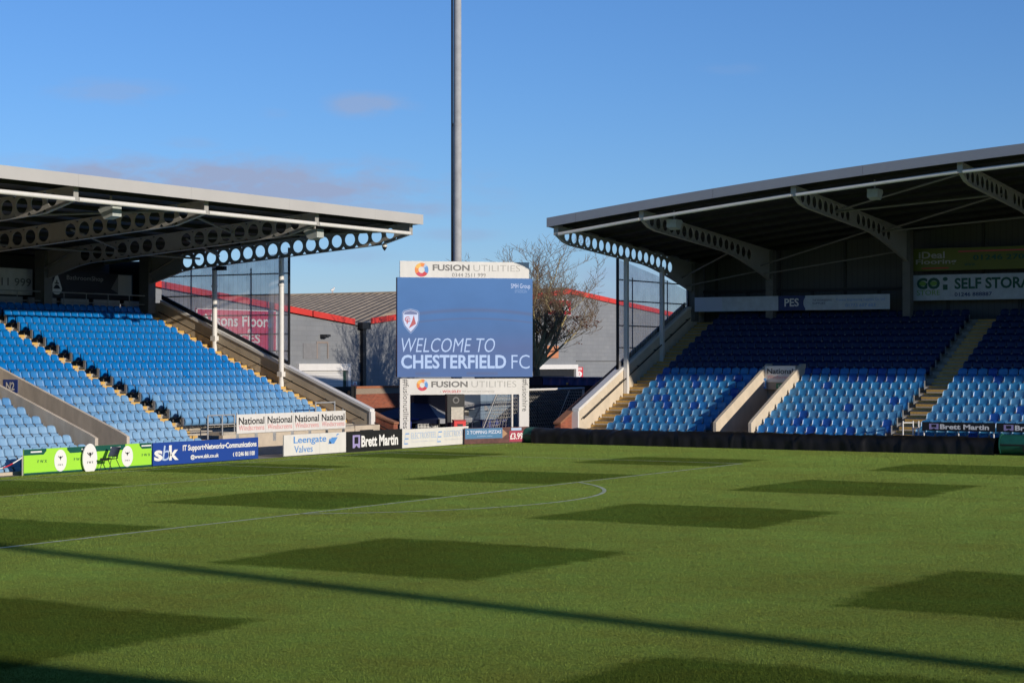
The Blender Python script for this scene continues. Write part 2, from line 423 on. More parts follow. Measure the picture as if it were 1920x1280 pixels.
# ---- left stand
LS = thing('grandstand', 'sunlit cantilever grandstand on the left with pale roof edge and blue seats', 'grandstand', (-9, 2, 0))
Y0, Y1 = -27.0, LEND - .15
VY0, VY1 = 5.9, 7.75                     # vomitory
st = MB()
for k in range(-4, 16):
    xf, xb, zt = LB(k) + .5, LB(k) - .273, LZ(k)
    if k == 15: xb = -19.0
    zb = max(-.02, zt - 1.0)
    segs = [(Y0, Y1)]
    if xf > -10.4: segs = [(Y0, VY0 + .05), (VY1 - .05, Y1)]
    if k < 0: segs = [(Y0, VY0 + .05), (VY1 - .05, 14.0)]
    for a, b in segs: st.box(xb, xf, a, b, zb, zt)
terr = st.build('terrace', concrete_step, LS)
# stairs: aisle and end stairs, two steps a row with yellow nosings
for (a, b, k0) in ((12.28, 13.58, -3), (23.55, LEND - .16, 0)):
    sp, sy = MB(), MB()
    for k in range(k0, 15):
        xf = LB(k + 1) + .5; zt = LZ(k)
        sp.box(xf - .01, xf + .386, a, b, zt - .1, zt + .166)
        sy.box(xf + .33, xf + .395, a, b, zt + .06, zt + .172)
        sy.box(xf - .06, xf + .006, a, b, zt + .222, zt + .338)
    stp = sp.build('stair', concrete_pale, LS); sy.build('nosing', yellow, stp)
# front wall and kerb
MB().box(-3.75, -3.55, 13.9, Y1, -.02, .88).build('front_wall', concrete_pale, LS)
kb = MB(); kb.box(-2.25, -2.0, Y0, VY0, -.02, .10); kb.box(-2.25, -2.0, VY1, 14.1, -.02, .10)
kb.build('kerb', concrete_pale, LS)
MB().box(-4.4, -3.56, 13.95, Y1, .86, 1.0).build('platform', concrete_step, LS)
# vomitory walls
for nm, a, b in (('a', VY0, VY0 + .16), ('b', VY1 - .16, VY1)):
    prof = [(-2.95, -.02), (-2.95, 1.06), (-3.25, 1.2), (-10.6, 4.0), (-10.6, -.02)]
    MB().prism([(x, a, z_) for x, z_ in prof], (0, b - a, 0)).build('vomitory_wall', mat('wall_concrete', (.56, .485, .40), .9, var=.2, scale=1.6, bump=.3, stretch=(1, 1, .3)), LS)
MB().box(-10.75, -10.5, VY0 - .1, VY1 + .1, 1.9, 4.0).build('vomitory_lintel', concrete, LS)
# end wall with brick skin, flashing, hand rail
ewp = [(-4.1, -.02), (-4.1, 1.56), (-16.6, 6.72), (-19.2, 6.72), (-19.2, -.02)]
ew = MB().prism([(x, LEND - .14, z_) for x, z_ in ewp], (0, .28, 0)).build('end_wall', mat('end_wall_concrete', (.47, .395, .295), .9, var=.18, scale=1.3, bump=.2, stretch=(1, 1, .3)), LS)
cp = MB(); cp.prism([(-4.05, LEND - .19, 1.56), (-4.05, LEND - .19, 1.70), (-16.6, LEND - .19, 6.86), (-16.6, LEND - .19, 6.72)], (0, .36, 0))
cp.box(-4.12, -4.0, LEND - .17, LEND + .15, -.02, 1.58)
cp.build('coping', steel_white, ew)
bk = MB(); bk.prism([(x, LEND + .17, z_) for x, z_ in [(-3.0, -.02), (-3.0, 1.02), (-3.6, 1.22), (-16.7, 6.6), (-19.2, 6.6), (-19.2, -.02)]], (0, .34, 0))
bk.build('brick_skin', brick, LS)
MB().prism([(x, LEND + .14, z_) for x, z_ in [(-2.94, 1.02), (-2.94, 1.1), (-3.6, 1.31), (-16.7, 6.72), (-16.7, 6.61), (-3.6, 1.22)]], (0, .40, 0)).build('brick_coping', mat('tile_coping', (.30, .13, .07), .85), LS)
hr = MB(); hr.tube((-4.3, LEND - .3, 1.2), (-16.6, LEND - .3, 6.28), .03); hr.tube((-3.2, LEND + .1, .75), (-4.3, LEND + .1, 1.2), .025)
for i in range(7):
    q = i / 6; hr.tube((-4.6 - 11.8 * q, LEND - .14, 1.32 + 4.87 * q), (-4.6 - 11.8 * q, LEND - .3, 1.32 + 4.87 * q), .02)
hr.build('handrail', black, ew)
# platform returns by the end wall
MB().box(-3.72, -3.5, 23.0, 24.9, .02, 1.0).build('door_surround', concrete_pale, LS)
MB().box(-3.51, -3.47, 23.35, 24.35, .02, .8).build('low_door', rubber, LS)

RZ = lambda d: 10.2 - .075 * d            # roof underside, d metres behind the front tip (x = -1.55)
TIP = -1.55
rf = MB()
xs = [-1.0, -20.2]
for (x, top) in ((0, 0),):
    pts = [(-1.12, Y0, RZ(-.43) + .03), (-1.12, Y0, RZ(-.43) + .16), (-20.2, Y0, RZ(18.6) + .16), (-20.2, Y0, RZ(18.6) + .03)]
rf.prism(pts, (0, 24.6 - Y0, 0))
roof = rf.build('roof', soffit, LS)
fa = MB(); y = Y0
while y < 24.6:
    e = min(y + 6.0, 24.73); fa.box(-1.12, -1.02, y, e - .005, 9.97, 10.41); y = e
fa.prism([(-1.12, 24.61, 9.99), (-1.12, 24.61, RZ(-.43) + .19), (-20.2, 24.61, RZ(18.6) + .19), (-20.2, 24.61, RZ(18.6) - .16)], (0, .11, 0))
fa.build('fascia', fascia_m, roof)
for i in range(10):
    d = 1.0 + i * 1.75; MB().box(TIP - d - .05, TIP - d + .05, Y0, 24.5, RZ(d) - .14, RZ(d) + .02).build('purlin', mat('purlin_steel', (.03, .03, .03), .6), roof)
GY = [24.5, 17.5, 10.45, 3.4, -3.65, -10.7]
for gy in GY:
    girder('girder', steel_grey, LS, lambda d, z_, o, gy=gy: (TIP - d, gy + o, z_), lambda d: RZ(d) - .14, depth_l, 15.5, solid=gy < 20)
    MB().box(-17.35, -16.75, gy - .26, gy + .26, 6.2, RZ(15.2) - .14).build('column', mat('column_steel', (.15, .145, .135), .6), LS)
for a, b in zip(GY, GY[1:]): MB().tube((TIP + .02, a - .12, RZ(0) - .62), (TIP + .02, b + .12, RZ(0) - .62), .085, n=10).build('front_tube', steel_white, LS)
class BR:
    def __init__(s, par): s.p = par
    def tube(s, *a): MB().tube(*a).build('brace', steel_dim, s.p)
steel_dim = mat('dim_steel', (.22, .21, .20), .6)
br = BR(LS)
for i in range(0, 4):
    a, b = GY[i], GY[i + 1]
    br.tube((TIP - 4.5, a, RZ(4.5) - .5), (TIP - 1.0, b, RZ(1) - .5), .05) if i % 2 else br.tube((TIP - 1.2, a, RZ(1.2) - .4), (TIP - 6.8, b, RZ(6.8) - .5), .05)
    br.tube((TIP - 11, a, RZ(11) - .5), (TIP - 7, b, RZ(7) - .5), .05)
    br.tube((TIP - 12.2, a, RZ(12.2) - .5), (TIP - 12.2, b, RZ(12.2) - .5), .05)
    br.tube((TIP - 13.0, a - .3, RZ(13) - 0.2), (TIP - 15.4, a - .15, RZ(15) - 1.0), .045)

# columns standing on the end wall
for x, zb in ((-9.05, 3.5), (-13.07, 5.2)):
    c = MB(); c.tube((x, LEND - .30, zb - 2.0), (x, LEND - .30, RZ(-x + TIP) - .85), .125, n=14); c.box(x - .14, x + .14, LEND - .44, LEND - .16, zb - .35, zb - .12)
    c.tube((x, LEND - .32, 7.4), (x, LEND - .32, 7.5), .15, n=12)
    c.build('end_column', steel_white, LS)
# translucent wind screen above the end wall
gx0, gx1 = -8.9, -16.7
gs = MB(); gs.add([(gx0, LEND + .04, 3.8), (gx1, LEND + .04, 6.9), (gx1, LEND + .04, 8.2), (-13.4, LEND + .04, 8.55), (gx0, LEND + .04, 9.0)], [(0, 1, 2, 3, 4)])
gp = gs.build('wind_screen', glaz_l, LS)
fm = MB()
def wl_z(x): return 1.9 + .41 * (-4.1 - x)
for zz in (8.0, 7.02, 6.05, 5.15, 4.35):
    xe = -4.1 - (zz - 1.75) / .413
    fm.box(max(xe, gx1), gx0, LEND + .05, LEND + .1, zz - .03, zz + .03)
for xx in (-11.2, -14.9):
    fm.box(xx - .03, xx + .03, LEND + .11, LEND + .15, wl_z(xx) - .1, 8.3)
fm.box(gx0 - .0, gx0 + .06, LEND - .0, LEND + .12, 3.7, 9.2)
fm.prism([(-8.9, LEND + .02, 3.72), (-8.9, LEND + .02, 3.86), (-16.7, LEND + .02, 7.12), (-16.7, LEND + .02, 6.9)], (0, .1, 0))
fm.build('screen_frame', black, gp)
MB().box(-20.0, -17.36, LEND - .1, LEND, 6.73, 8.8).build('end_panel', black, LS)
# rear wall
rw = MB(); rw.box(-20.3, -20.0, Y0, LEND, 4.5, 8.95)
rear = rw.build('rear_wall', mat('rear_dark', (.06, .06, .06), .8), LS)
pn = MB()
for yy in range(-8, 12): pn.box(-18.02, -17.96, yy * 2.15 + .22, yy * 2.15 + 2.05, 6.1, 6.82)
pn.build('rear_panel', mat('rear_white', (.42, .41, .39), .6), LS)
rl = MB()
rl.tube((-17.0, Y0, 7.05), (-17.0, 24.6, 7.05), .025); rl.tube((-17.0, Y0, 6.62), (-17.0, 24.6, 6.62), .02)
for i in range(30): rl.tube((-17.0, -18 + i * 1.47, 5.9), (-17.0, -18 + i * 1.47, 7.05), .02)
rl.build('rear_handrail', steel_grey, LS)
# platform hand rails
ph = MB()
for zz in (1.7, 1.32): ph.tube((-3.62, 13.05, zz), (-3.62, 14.7, zz), .025)
for yy in (13.05, 13.95, 14.72): ph.tube((-3.62, yy, .75), (-3.62, yy, 1.7), .03)
for yy in (21.0, 22.4): ph.tube((-4.2, yy, 1.0), (-4.2, yy, 2.1), .035)
ph.tube((-4.2, 21.0, 2.05), (-4.2, 22.4, 2.05), .03)
ph.build('platform_rail', galv, LS)

# ---- right stand
ES = thing('grandstand', 'shaded grandstand on the right with arched grey roof and dark blue seats', 'grandstand', (30, 41, 0))
X0, X1 = EEND + .15, 101.0
WX0, WX1 = 9.05, 10.95
st = MB()
for k in range(0, 19):
    yf, yb, zt = EB(k) - .48, EB(k) + .265, EZ(k)
    if k == 18: yb = 48.0
    zb = max(-.02, zt - 1.0)
    segs = [(X0, X1)] if k > 7 else [(X0, WX0 + .05), (WX1 - .05, X1)]
    for a, b in segs: st.box(a, b, yf, yb, zb, zt)
st.build('terrace', concrete_step, ES)
for (a, b) in ((X0 + .02, 3.22), (17.3, 18.4)):
    sp, sy = MB(), MB()
    for k in range(0, 18):
        yf = EB(k + 1) - .48; zt = EZ(k)
        sp.box(a, b, yf - .372, yf + .01, zt - .1, zt + .161)
        sy.box(a, b, yf - .38, yf - .30, zt + .06, zt + .167)
        sy.box(a, b, yf - .006, yf + .07, zt + .215, zt + .328)
    stp = sp.build('stair', concrete_pale, ES); sy.build('nosing', yellow, stp)
MB().box(X0, X1, 33.3, 33.51, -.02, .3).build('front_wall', concrete_pale, ES)
vw = mat('vomitory_cream', (.62, .53, .41), .85, var=.12, scale=1.4, bump=.2)
for a, b in ((WX0, WX0 + .15), (WX1 - .15, WX1)):
    MB().prism([(a, y_, z_) for y_, z_ in [(33.6, -.02), (33.6, 1.06), (33.9, 1.22), (39.7, 3.74), (40.1, 3.74), (40.1, -.02)]], (b - a, 0, 0)).build('vomitory_wall', vw, ES)
MB().box(WX0 + .151, WX1 - .151, 39.2, 40.1, 2.5, 3.66).build('vomitory_lintel', concrete, ES)
MB().box(WX0 + .151, WX1 - .151, 40.0, 40.1, -.02, 2.5).build('vomitory_back', black, ES)
ew = MB().prism([(EEND - .14, y_, z_) for y_, z_ in [(33.8, -.02), (33.8, 1.45), (45.9, 6.62), (48.2, 6.62), (48.2, -.02)]], (.28, 0, 0)).build('end_wall', vw, ES)
cp = MB(); cp.prism([(EEND - .2, y_, z_) for y_, z_ in [(33.76, 1.45), (33.76, 1.6), (45.9, 6.77), (48.2, 6.77), (48.2, 6.62), (45.9, 6.62)]], (.36, 0, 0))
cp.box(EEND - .17, EEND + .17, 33.68, 33.8, -.02, 1.47); cp.build('coping', steel_white, ew)
MB().prism([(EEND - .5, y_, z_) for y_, z_ in [(32.6, -.02), (32.6, .88), (33.1, 1.1), (45.9, 6.5), (48.2, 6.5), (48.2, -.02)]], (.33, 0, 0)).build('brick_skin', brick, ES)
MB().prism([(EEND - .54, y_, z_) for y_, z_ in [(32.54, .88), (32.54, .97), (33.1, 1.21), (45.9, 6.62), (45.9, 6.51), (33.1, 1.11)]], (.40, 0, 0)).build('brick_coping', mat('tile_coping', (.30, .13, .07), .85), ES)
hr = MB(); hr.tube((EEND + .3, 34.0, 1.12), (EEND + .3, 45.8, 6.16), .03)
for i in range(7):
    q = i / 6; hr.tube((EEND + .14, 34.2 + 11.4 * q, 1.2 + 4.87 * q), (EEND + .3, 34.2 + 11.4 * q, 1.2 + 4.87 * q), .02)
hr.build('handrail', black, ew)

ARC = lambda x: 13.26 - .001276 * (x - 51) ** 2        # front edge underside
ETIP = 31.6
ER = lambda x, d: ARC(x) + .2 - .075 * d
xs = [1.72 + i * (100.8 - 1.72) / 48 for i in range(49)]
rf, fa = MB(), MB()
vs = []
for x in xs: vs += [(x, 31.28, ER(x, -.4) + .03), (x, 31.28, ER(x, -.4) + .17), (x, 48.9, ER(x, 17.3) + .17), (x, 48.9, ER(x, 17.3) + .03)]
fs = []
for i in range(48):
    for j in range(4): fs.append((4 * i + j, 4 * i + (j + 1) % 4, 4 * i + 4 + (j + 1) % 4, 4 * i + 4 + j))
rf.add(vs, fs + [(0, 1, 2, 3), (195, 194, 193, 192)])
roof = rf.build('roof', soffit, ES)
x = 1.63; first = True
while x < 100:
    e = x + (1.55 if first else 7.0); first = False; n_ = 6
    for i in range(n_):
        a, b = x + (e - x - .012) * i / n_, x + (e - x - .012) * (i + 1) / n_
        za, zb_ = ARC(a), ARC(b)
        fa.add([(a, 31.17, za), (b, 31.17, zb_), (b, 31.17, zb_ + .43), (a, 31.17, za + .43), (a, 31.275, za), (b, 31.275, zb_), (b, 31.275, zb_ + .43), (a, 31.275, za + .43)],
               [(0, 1, 2, 3), (7, 6, 5, 4), (4, 5, 1, 0), (3, 2, 6, 7), (0, 3, 7, 4), (1, 5, 6, 2)])
    x = e
fa.prism([(1.625, 31.28, ARC(1.7)), (1.625, 31.28, ER(1.7, -.4) + .2), (1.625, 48.9, ER(1.7, 17.3) + .2), (1.625, 48.9, ER(1.7, 17.3) - .02)], (.09, 0, 0))
fa.build('fascia', fascia_d, roof)
for i in range(9):
    d = 1.0 + i * 1.8; pu = MB()
    for a, b in zip(xs[:24], xs[1:25]):
        pu.add([(a, ETIP + d - .04, ER(a, d) - .14), (b, ETIP + d - .04, ER(b, d) - .14), (b, ETIP + d - .04, ER(b, d) + .02), (a, ETIP + d - .04, ER(a, d) + .02)], [(0, 1, 2, 3)])
        pu.add([(a, ETIP + d + .04, ER(a, d) - .14), (b, ETIP + d + .04, ER(b, d) - .14), (b, ETIP + d - .04, ER(b, d) - .14), (a, ETIP + d - .04, ER(a, d) - .14)], [(0, 1, 2, 3)])
    pu.build('purlin', mat('purlin_steel', (.03, .03, .03), .6), roof)
GX = [EEND + .15, 6.4, 13.85, 21.3, 28.75, 36.2]
def depth_e(d):
    if d < .9: return .42 + .33 * d / .9
    if d > 9: return .75 + .82 * ((d - 9) / 5.8) ** 1.4
    return .75
for gx in GX:
    girder('girder', steel_grey, ES, lambda d, z_, o, gx=gx: (gx + o, ETIP + d, z_), lambda d, gx=gx: ER(gx, d) - .14, depth_e, 14.8, pitch=.69, r=.27, solid=gx > 10)
    MB().box(gx - .2, gx + .2, 46.25, 46.75, 6.0, ER(gx, 14.8) - .14).build('column', mat('column_steel', (.15, .145, .135), .6), ES)
for a, b in zip(GX, GX[1:]): MB().tube((a + .12, ETIP + .02, ER(a, 0) - .55), (b - .12, ETIP + .02, ER(b, 0) - .55), .085, n=10).build('front_tube', steel_white, ES)
br = BR(ES)
for i, (a, b) in enumerate(zip(GX, GX[1:])):
    if i in (0, 1, 3): br.tube((a, ETIP + 13.5, ER(a, 13.5) - 1.1), (b, ETIP + 10.5, ER(b, 10.5) - .6), .045); br.tube((a, ETIP + 13.8, ER(a, 13.8) - 1.5), (b, ETIP + 13.8, ER(b, 13.8) - 1.3), .04)
    else:
        br.tube((a, ETIP + 5, ER(a, 5) - .55), (b, ETIP + .6, ER(b, .6) - .5), .05); br.tube((a, ETIP + 5, ER(a, 5) - .6), (b, ETIP + 6, ER(b, 6) - .6), .05)
        br.tube((a, ETIP + 11, ER(a, 11) - .7), (b, ETIP + 6, ER(b, 6) - .6), .05); br.tube((a, ETIP + 11, ER(a, 11) - .7), (b, ETIP + 12, ER(b, 12) - .7), .05)

for y_, zb in ((38.5, 3.35), (42.5, 5.05)):
    c = MB(); c.box(EEND + .17, EEND + .37, y_ - .1, y_ + .1, zb - 1.9 if y_ < 40 else zb - 1.5, ER(EEND, y_ - ETIP) - .8)
    c.build('end_column', steel_white, ES)
gs = MB(); gs.add([(EEND + .0, 38.2, 3.4), (EEND + .0, 46.2, 6.8), (EEND + .0, 46.2, 7.6), (EEND, 42.5, 8.3), (EEND + .0, 38.2, 8.95)], [(0, 1, 2, 3, 4)])
gp = gs.build('wind_screen', glaz_e, ES)
fm = MB()
for zz in (7.95, 6.9, 5.65, 4.55):
    ye = 33.8 + (zz - 1.5) / .427
    fm.box(EEND - .08, EEND - .03, 38.2, min(ye, 46.2), zz - .03, zz + .03)
for yy in (39.9, 43.9): fm.box(EEND - .13, EEND - .09, yy - .03, yy + .03, 1.6 + .427 * (yy - 33.8) - .1, 8.1)
fm.box(EEND - .1, EEND + .02, 38.1, 38.2, 3.3, 9.0); fm.box(EEND - .1, EEND + .02, 46.15, 46.25, 6.6, 7.8)
fm.prism([(EEND - .1, y_, z_) for y_, z_ in [(38.1, 3.32), (38.1, 3.7), (45.9, 7.0), (45.9, 6.78)]], (.09, 0, 0))
fm.build('screen_frame', black, gp)
MB().box(X0, X1, 47.9, 48.2, 4.5, 11.2).build('rear_wall', ribbed('rear_cladding', (.095, .095, .092), (.07, .07, .067), 0, .3, .7), ES)
MB().box(EEND - .14, EEND + .1, 46.26, 48.2, 6.63, 9.4).build('end_panel', cladding, ES)
rb = MB()
for xx in range(0, 40): rb.box(2.6 + xx * 1.83, 2.72 + xx * 1.83, 47.8, 47.89, 6.9, 11.0) if xx % 2 == 0 else rb.box(2.6 + xx * 1.83, 2.75 + xx * 1.83, 47.8, 47.89, 6.3, 7.6)
rb.box(X0, X1, 47.74, 47.89, 7.55, 7.68)
rb.build('wall_rail', mat('dark_grey', (.05, .05, .05), .7), ES)
ph = MB()
for xx in (18.1, 18.45, 18.7): ph.tube((xx, 33.9 - (.3 if xx == 18.1 else 0), .1), (xx, 33.9 - (.3 if xx == 18.1 else 0), 1.28), .035)
ph.tube((18.1, 33.6, 1.2), (18.45, 33.9, 1.2), .03); ph.tube((18.45, 33.9, .95), (18.7, 33.9, .95), .03)
for i in range(5): ph.tube((19.0 + i * 1.53, 33.72, .1), (19.0 + i * 1.53, 33.72, 1.2), .035)
ph.build('platform_rail', steel_white, ES)

# ---- main stand round the camera (its shadow falls on the near grass)
MS = thing('grandstand', 'main stand at the camera, seen only by its dark shadow on the near grass', 'grandstand', (50, -48, 0))
b_ = MB()
for k in range(18): b_.box(2, 101, -38.5 - .8 * (k + 1), -38.5 - .8 * k, -.02, .9 + .16 * k)
b_.build('terrace', concrete_step, MS)
r_ = MB(); r_.box(-2, 104, -58, -38.7, 12.9, 13.3); r_.build('roof', soffit, MS)
w_ = MB(); w_.box(-2, 104, -58.3, -58.0, 0, 13.2); w_.box(103.7, 104, -57.9, -38.4, 0, 12.85); w_.build('rear_wall', cladding, MS)

# ------------------------------------------------------------ seats
def seat_parts():
    P = {}
    # back rest: curved slab, top corners rounded
    vs, fs = [], []
    nx, nz = 6, 4; w = .215
    for side in (0, 1):
        for j in range(nz + 1):
            tt = j / nz
            for i in range(nx + 1):
                u = i / nx * 2 - 1
                ww = w * (1 if tt < .7 else 1 - .16 * ((tt - .7) / .3) ** 2)
                zz = .40 + .42 * tt - (.035 * abs(u) ** 4 if j == nz else 0)
                xx = .02 - .10 * tt - .02 * tt * tt + .035 * u * u - side * .03
                vs.append((xx, u * ww, zz))
    n1 = (nx + 1) * (nz + 1)
    for j in range(nz):
        for i in range(nx):
            a = j * (nx + 1) + i; q = (a, a + 1, a + nx + 2, a + nx + 1)
            fs.append(q); fs.append(tuple(n1 + t for t in reversed(q)))
    for i in range(nx):
        a = nz * (nx + 1) + i; fs.append((a, a + 1, n1 + a + 1, n1 + a)); fs.append((i + 1, i, n1 + i, n1 + i + 1))
    for j in range(nz):
        for e in (0, nx):
            a = j * (nx + 1) + e; b = a + nx + 1
            fs.append((b, a, n1 + a, n1 + b) if e == 0 else (a, b, n1 + b, n1 + a))
    P['backrest'] = (vs, fs, True)
    # tipped-up seat pan: rounded slab in front of the back rest
    vs, fs = [], []
    nx, nz = 4, 4; w = .188
    prof = [(.10, .20), (.185, .27), (.215, .37), (.19, .48), (.09, .55)]
    for side in (0, 1):
        for j, (px_, pz) in enumerate(prof):
            for i in range(nx + 1):
                u = i / nx * 2 - 1
                vs.append(((px_ - .05 * u * u) if side == 0 else .05, u * w * (1 if j else .92), pz))
    n1 = (nx + 1) * (nz + 1)
    for j in range(nz):
        for i in range(nx):
            a = j * (nx + 1) + i; q = (a, a + 1, a + nx + 2, a + nx + 1)
            fs.append(q); fs.append(tuple(n1 + t for t in reversed(q)))
    for i in range(nx):
        a = nz * (nx + 1) + i; fs.append((a, a + 1, n1 + a + 1, n1 + a)); fs.append((i + 1, i, n1 + i, n1 + i + 1))
    for j in range(nz):
        for e in (0, nx):
            a = j * (nx + 1) + e; b = a + nx + 1
            fs.append((b, a, n1 + a, n1 + b) if e == 0 else (a, b, n1 + b, n1 + a))
    P['seat_pan'] = (vs, fs, True)
    m = MB()
    for s_ in (-1, 1):
        yy = s_ * .222
        m.box(-.02, .10, yy - .012, yy + .012, .16, .54); m.box(-.26, .0, yy - .012, yy + .012, .20, .27)
        m.box(-.03, .12, yy - .018, yy + .018, .535, .56)
    m.box(-.045, -.02, -.21, .21, .22, .26)
    P['bracket'] = (m.v, m.f, False)
    return P
SP = seat_parts()
SEATM = {
    'bright': mat('seat_azure', (.004, .165, .50), .22, var=.10, scale=1.3, spec=.5),
    'soft': mat('seat_soft', (.085, .255, .52), .42, var=.12, scale=1.3),
    'mid': mat('seat_blue', (.030, .20, .50), .32, var=.12, scale=1.3),
    'faded': mat('seat_faded', (.145, .315, .53), .5, var=.10, scale=1.3),
    'pale': mat('seat_pale', (.21, .38, .57), .55, var=.10, scale=1.3),
    'worn': mat('seat_worn', (.035, .215, .46), .38, var=.15, scale=1.3),
    'wornpale': mat('seat_worn_pale', (.075, .255, .47), .42, var=.15, scale=1.3),
    'shadowed': mat('seat_shadowed', (.003, .019, .080), .4, var=.10, scale=1.3),  # blue darkened to carry the roof shade on the upper right rows
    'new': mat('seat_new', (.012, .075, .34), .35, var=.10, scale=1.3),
}
BRK = mat('seat_bracket', (.22, .23, .25), .5, var=.2)
WORD = {'bright': 'glossy azure', 'mid': 'bright blue', 'soft': 'soft sky blue', 'faded': 'faded light blue', 'pale': 'bleached pale blue',
        'worn': 'weathered teal blue', 'wornpale': 'bleached teal blue', 'new': 'royal blue', 'shadowed': 'deep navy blue'}
def ordn(n):
    A = ['', 'first', 'second', 'third', 'fourth', 'fifth', 'sixth', 'seventh', 'eighth', 'ninth', 'tenth', 'eleventh', 'twelfth',
         'thirteenth', 'fourteenth', 'fifteenth', 'sixteenth', 'seventeenth', 'eighteenth', 'nineteenth', 'twentieth']
    if n <= 20: return A[n]
    return {2: 'twenty', 3: 'thirty', 4: 'forty', 5: 'fifty'}[n // 10] + '-' + A[n % 10] if n % 10 else {3: 'thirtieth', 4: 'fortieth', 5: 'fiftieth'}[n // 10]
seats = []                                    # (x, y, z, rot, fade, label)
rng = random.Random(3)
def lfade(k):
    v = k + rng.uniform(-.45, .45)
    return 'pale' if v < -.5 else 'faded' if v < 2.2 else 'soft' if v < 3.7 else 'mid' if v < 5.4 else 'bright'
pit = .455
for k in range(-4, 15):
    x, zz = LB(k), LZ(k)
    blocks = []
    if k >= 0: blocks.append(('A', 13.66, 23.4))
    if k >= -3: blocks.append(('B', 8.05 if x > -10.6 else -12.0, 12.22))
    if x > -10.6 and k >= -4: blocks.append(('C', -12.0, 5.75))
    for (bn, a, b) in blocks:
        n_ = int((b - a) / pit)
        for i in range(n_):
            if bn == 'A': y = a + pit * (i + .5); lab = f'{ordn(i + 1)} seat right of the left stand aisle steps'
            elif bn == 'B': y = b - pit * (i + .5); lab = f'{ordn(i + 1)} seat left of the left stand aisle steps'
            else: y = b - pit * (i + .5); lab = f'{ordn(i + 1)} seat left of the left stand gangway wall'
            p = proj((x, y, zz + .5))
            if p[0] < -40: continue
            if bn == 'A' and k == 0 and i in (5, 11): pass
            fd = lfade(k)
            row = k + (1 if bn == 'A' else 4 if bn == 'B' else 5)
            seats.append((x, y, zz, 0.0, fd, f'{WORD[fd]} seat, {ordn(row)} row up, {lab}', 'L'))
pit = .472
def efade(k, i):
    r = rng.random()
    if k > 8: return 'shadowed'
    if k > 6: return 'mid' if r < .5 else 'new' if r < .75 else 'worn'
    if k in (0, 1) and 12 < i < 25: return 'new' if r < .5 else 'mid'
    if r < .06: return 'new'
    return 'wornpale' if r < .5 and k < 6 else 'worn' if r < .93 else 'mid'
for k in range(0, 18):
    y, zz = EB(k), EZ(k)
    blocks = [('D', 3.3, 8.95), ('F', 11.05, 17.2)] if k < 8 else [('G', 3.3, 17.2)]
    blocks.append(('H', 18.5, 27.5))
    for (bn, a, b) in blocks:
        n_ = int((b - a) / pit)
        for i in range(n_):
            if bn in ('D', 'G', 'H'): x = a + pit * (i + .5)
            else: x = b - pit * (i + .5)
            lab = {'D': f'{ordn(i + 1)} seat right of the right stand end steps', 'G': f'{ordn(i + 1)} seat right of the right stand end steps',
                   'F': f'{ordn(i + 1)} seat left of the right stand aisle', 'H': f'{ordn(i + 1)} seat right of the right stand aisle'}[bn]
            p = proj((x, y, zz + .5))
            if p[0] > 1950: continue
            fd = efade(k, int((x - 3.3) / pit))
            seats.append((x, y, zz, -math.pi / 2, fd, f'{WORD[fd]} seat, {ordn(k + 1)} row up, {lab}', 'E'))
def seat_area(s_):
    x, y, zz, rot, fd, lab, st_ = s_
    px = []
    for dx in (-.13, .15):
        for dy in (-.22, .22):
            for dz in (.2, .82):
                c, n_ = math.cos(rot), math.sin(rot)
                px.append(proj((x + dx * c - dy * n_, y + dx * n_ + dy * c, zz + dz)))
    x0 = max(0, min(q[0] for q in px)); x1 = min(1920, max(q[0] for q in px)); y0 = min(q[1] for q in px); y1 = max(q[1] for q in px)
    a = max(0, x1 - x0) * (y1 - y0)
    if st_ == 'E' and zz < .16: a *= .3          # front row sits behind the cover
    if st_ == 'L' and zz < .03: a *= .3
    return a
seats.sort(key=seat_area, reverse=True)
meshes = {}
for fd, m_ in SEATM.items():
    for nm, (vs, fs, sm) in SP.items():
        me = bpy.data.meshes.new(nm); me.from_pydata(vs, [], fs); me.materials.append(BRK if nm == 'bracket' else m_)
        me.polygons.foreach_set('use_smooth', [sm] * len(fs)); meshes[(fd, nm)] = me
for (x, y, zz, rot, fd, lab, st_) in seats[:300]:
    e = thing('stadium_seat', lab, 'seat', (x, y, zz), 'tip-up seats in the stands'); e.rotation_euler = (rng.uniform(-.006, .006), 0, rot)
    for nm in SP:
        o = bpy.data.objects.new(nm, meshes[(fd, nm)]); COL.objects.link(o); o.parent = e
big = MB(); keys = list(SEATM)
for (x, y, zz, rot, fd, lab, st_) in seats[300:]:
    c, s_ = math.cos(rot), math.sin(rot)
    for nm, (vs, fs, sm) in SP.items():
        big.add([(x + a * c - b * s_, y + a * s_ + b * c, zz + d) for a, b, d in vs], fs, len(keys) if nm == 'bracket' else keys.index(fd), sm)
tag(big.build('stadium_seats', [SEATM[k] for k in keys] + [BRK]), 'remaining rows of blue tip-up seats filling both grandstands', 'seats', 'tip-up seats in the stands', 'stuff')

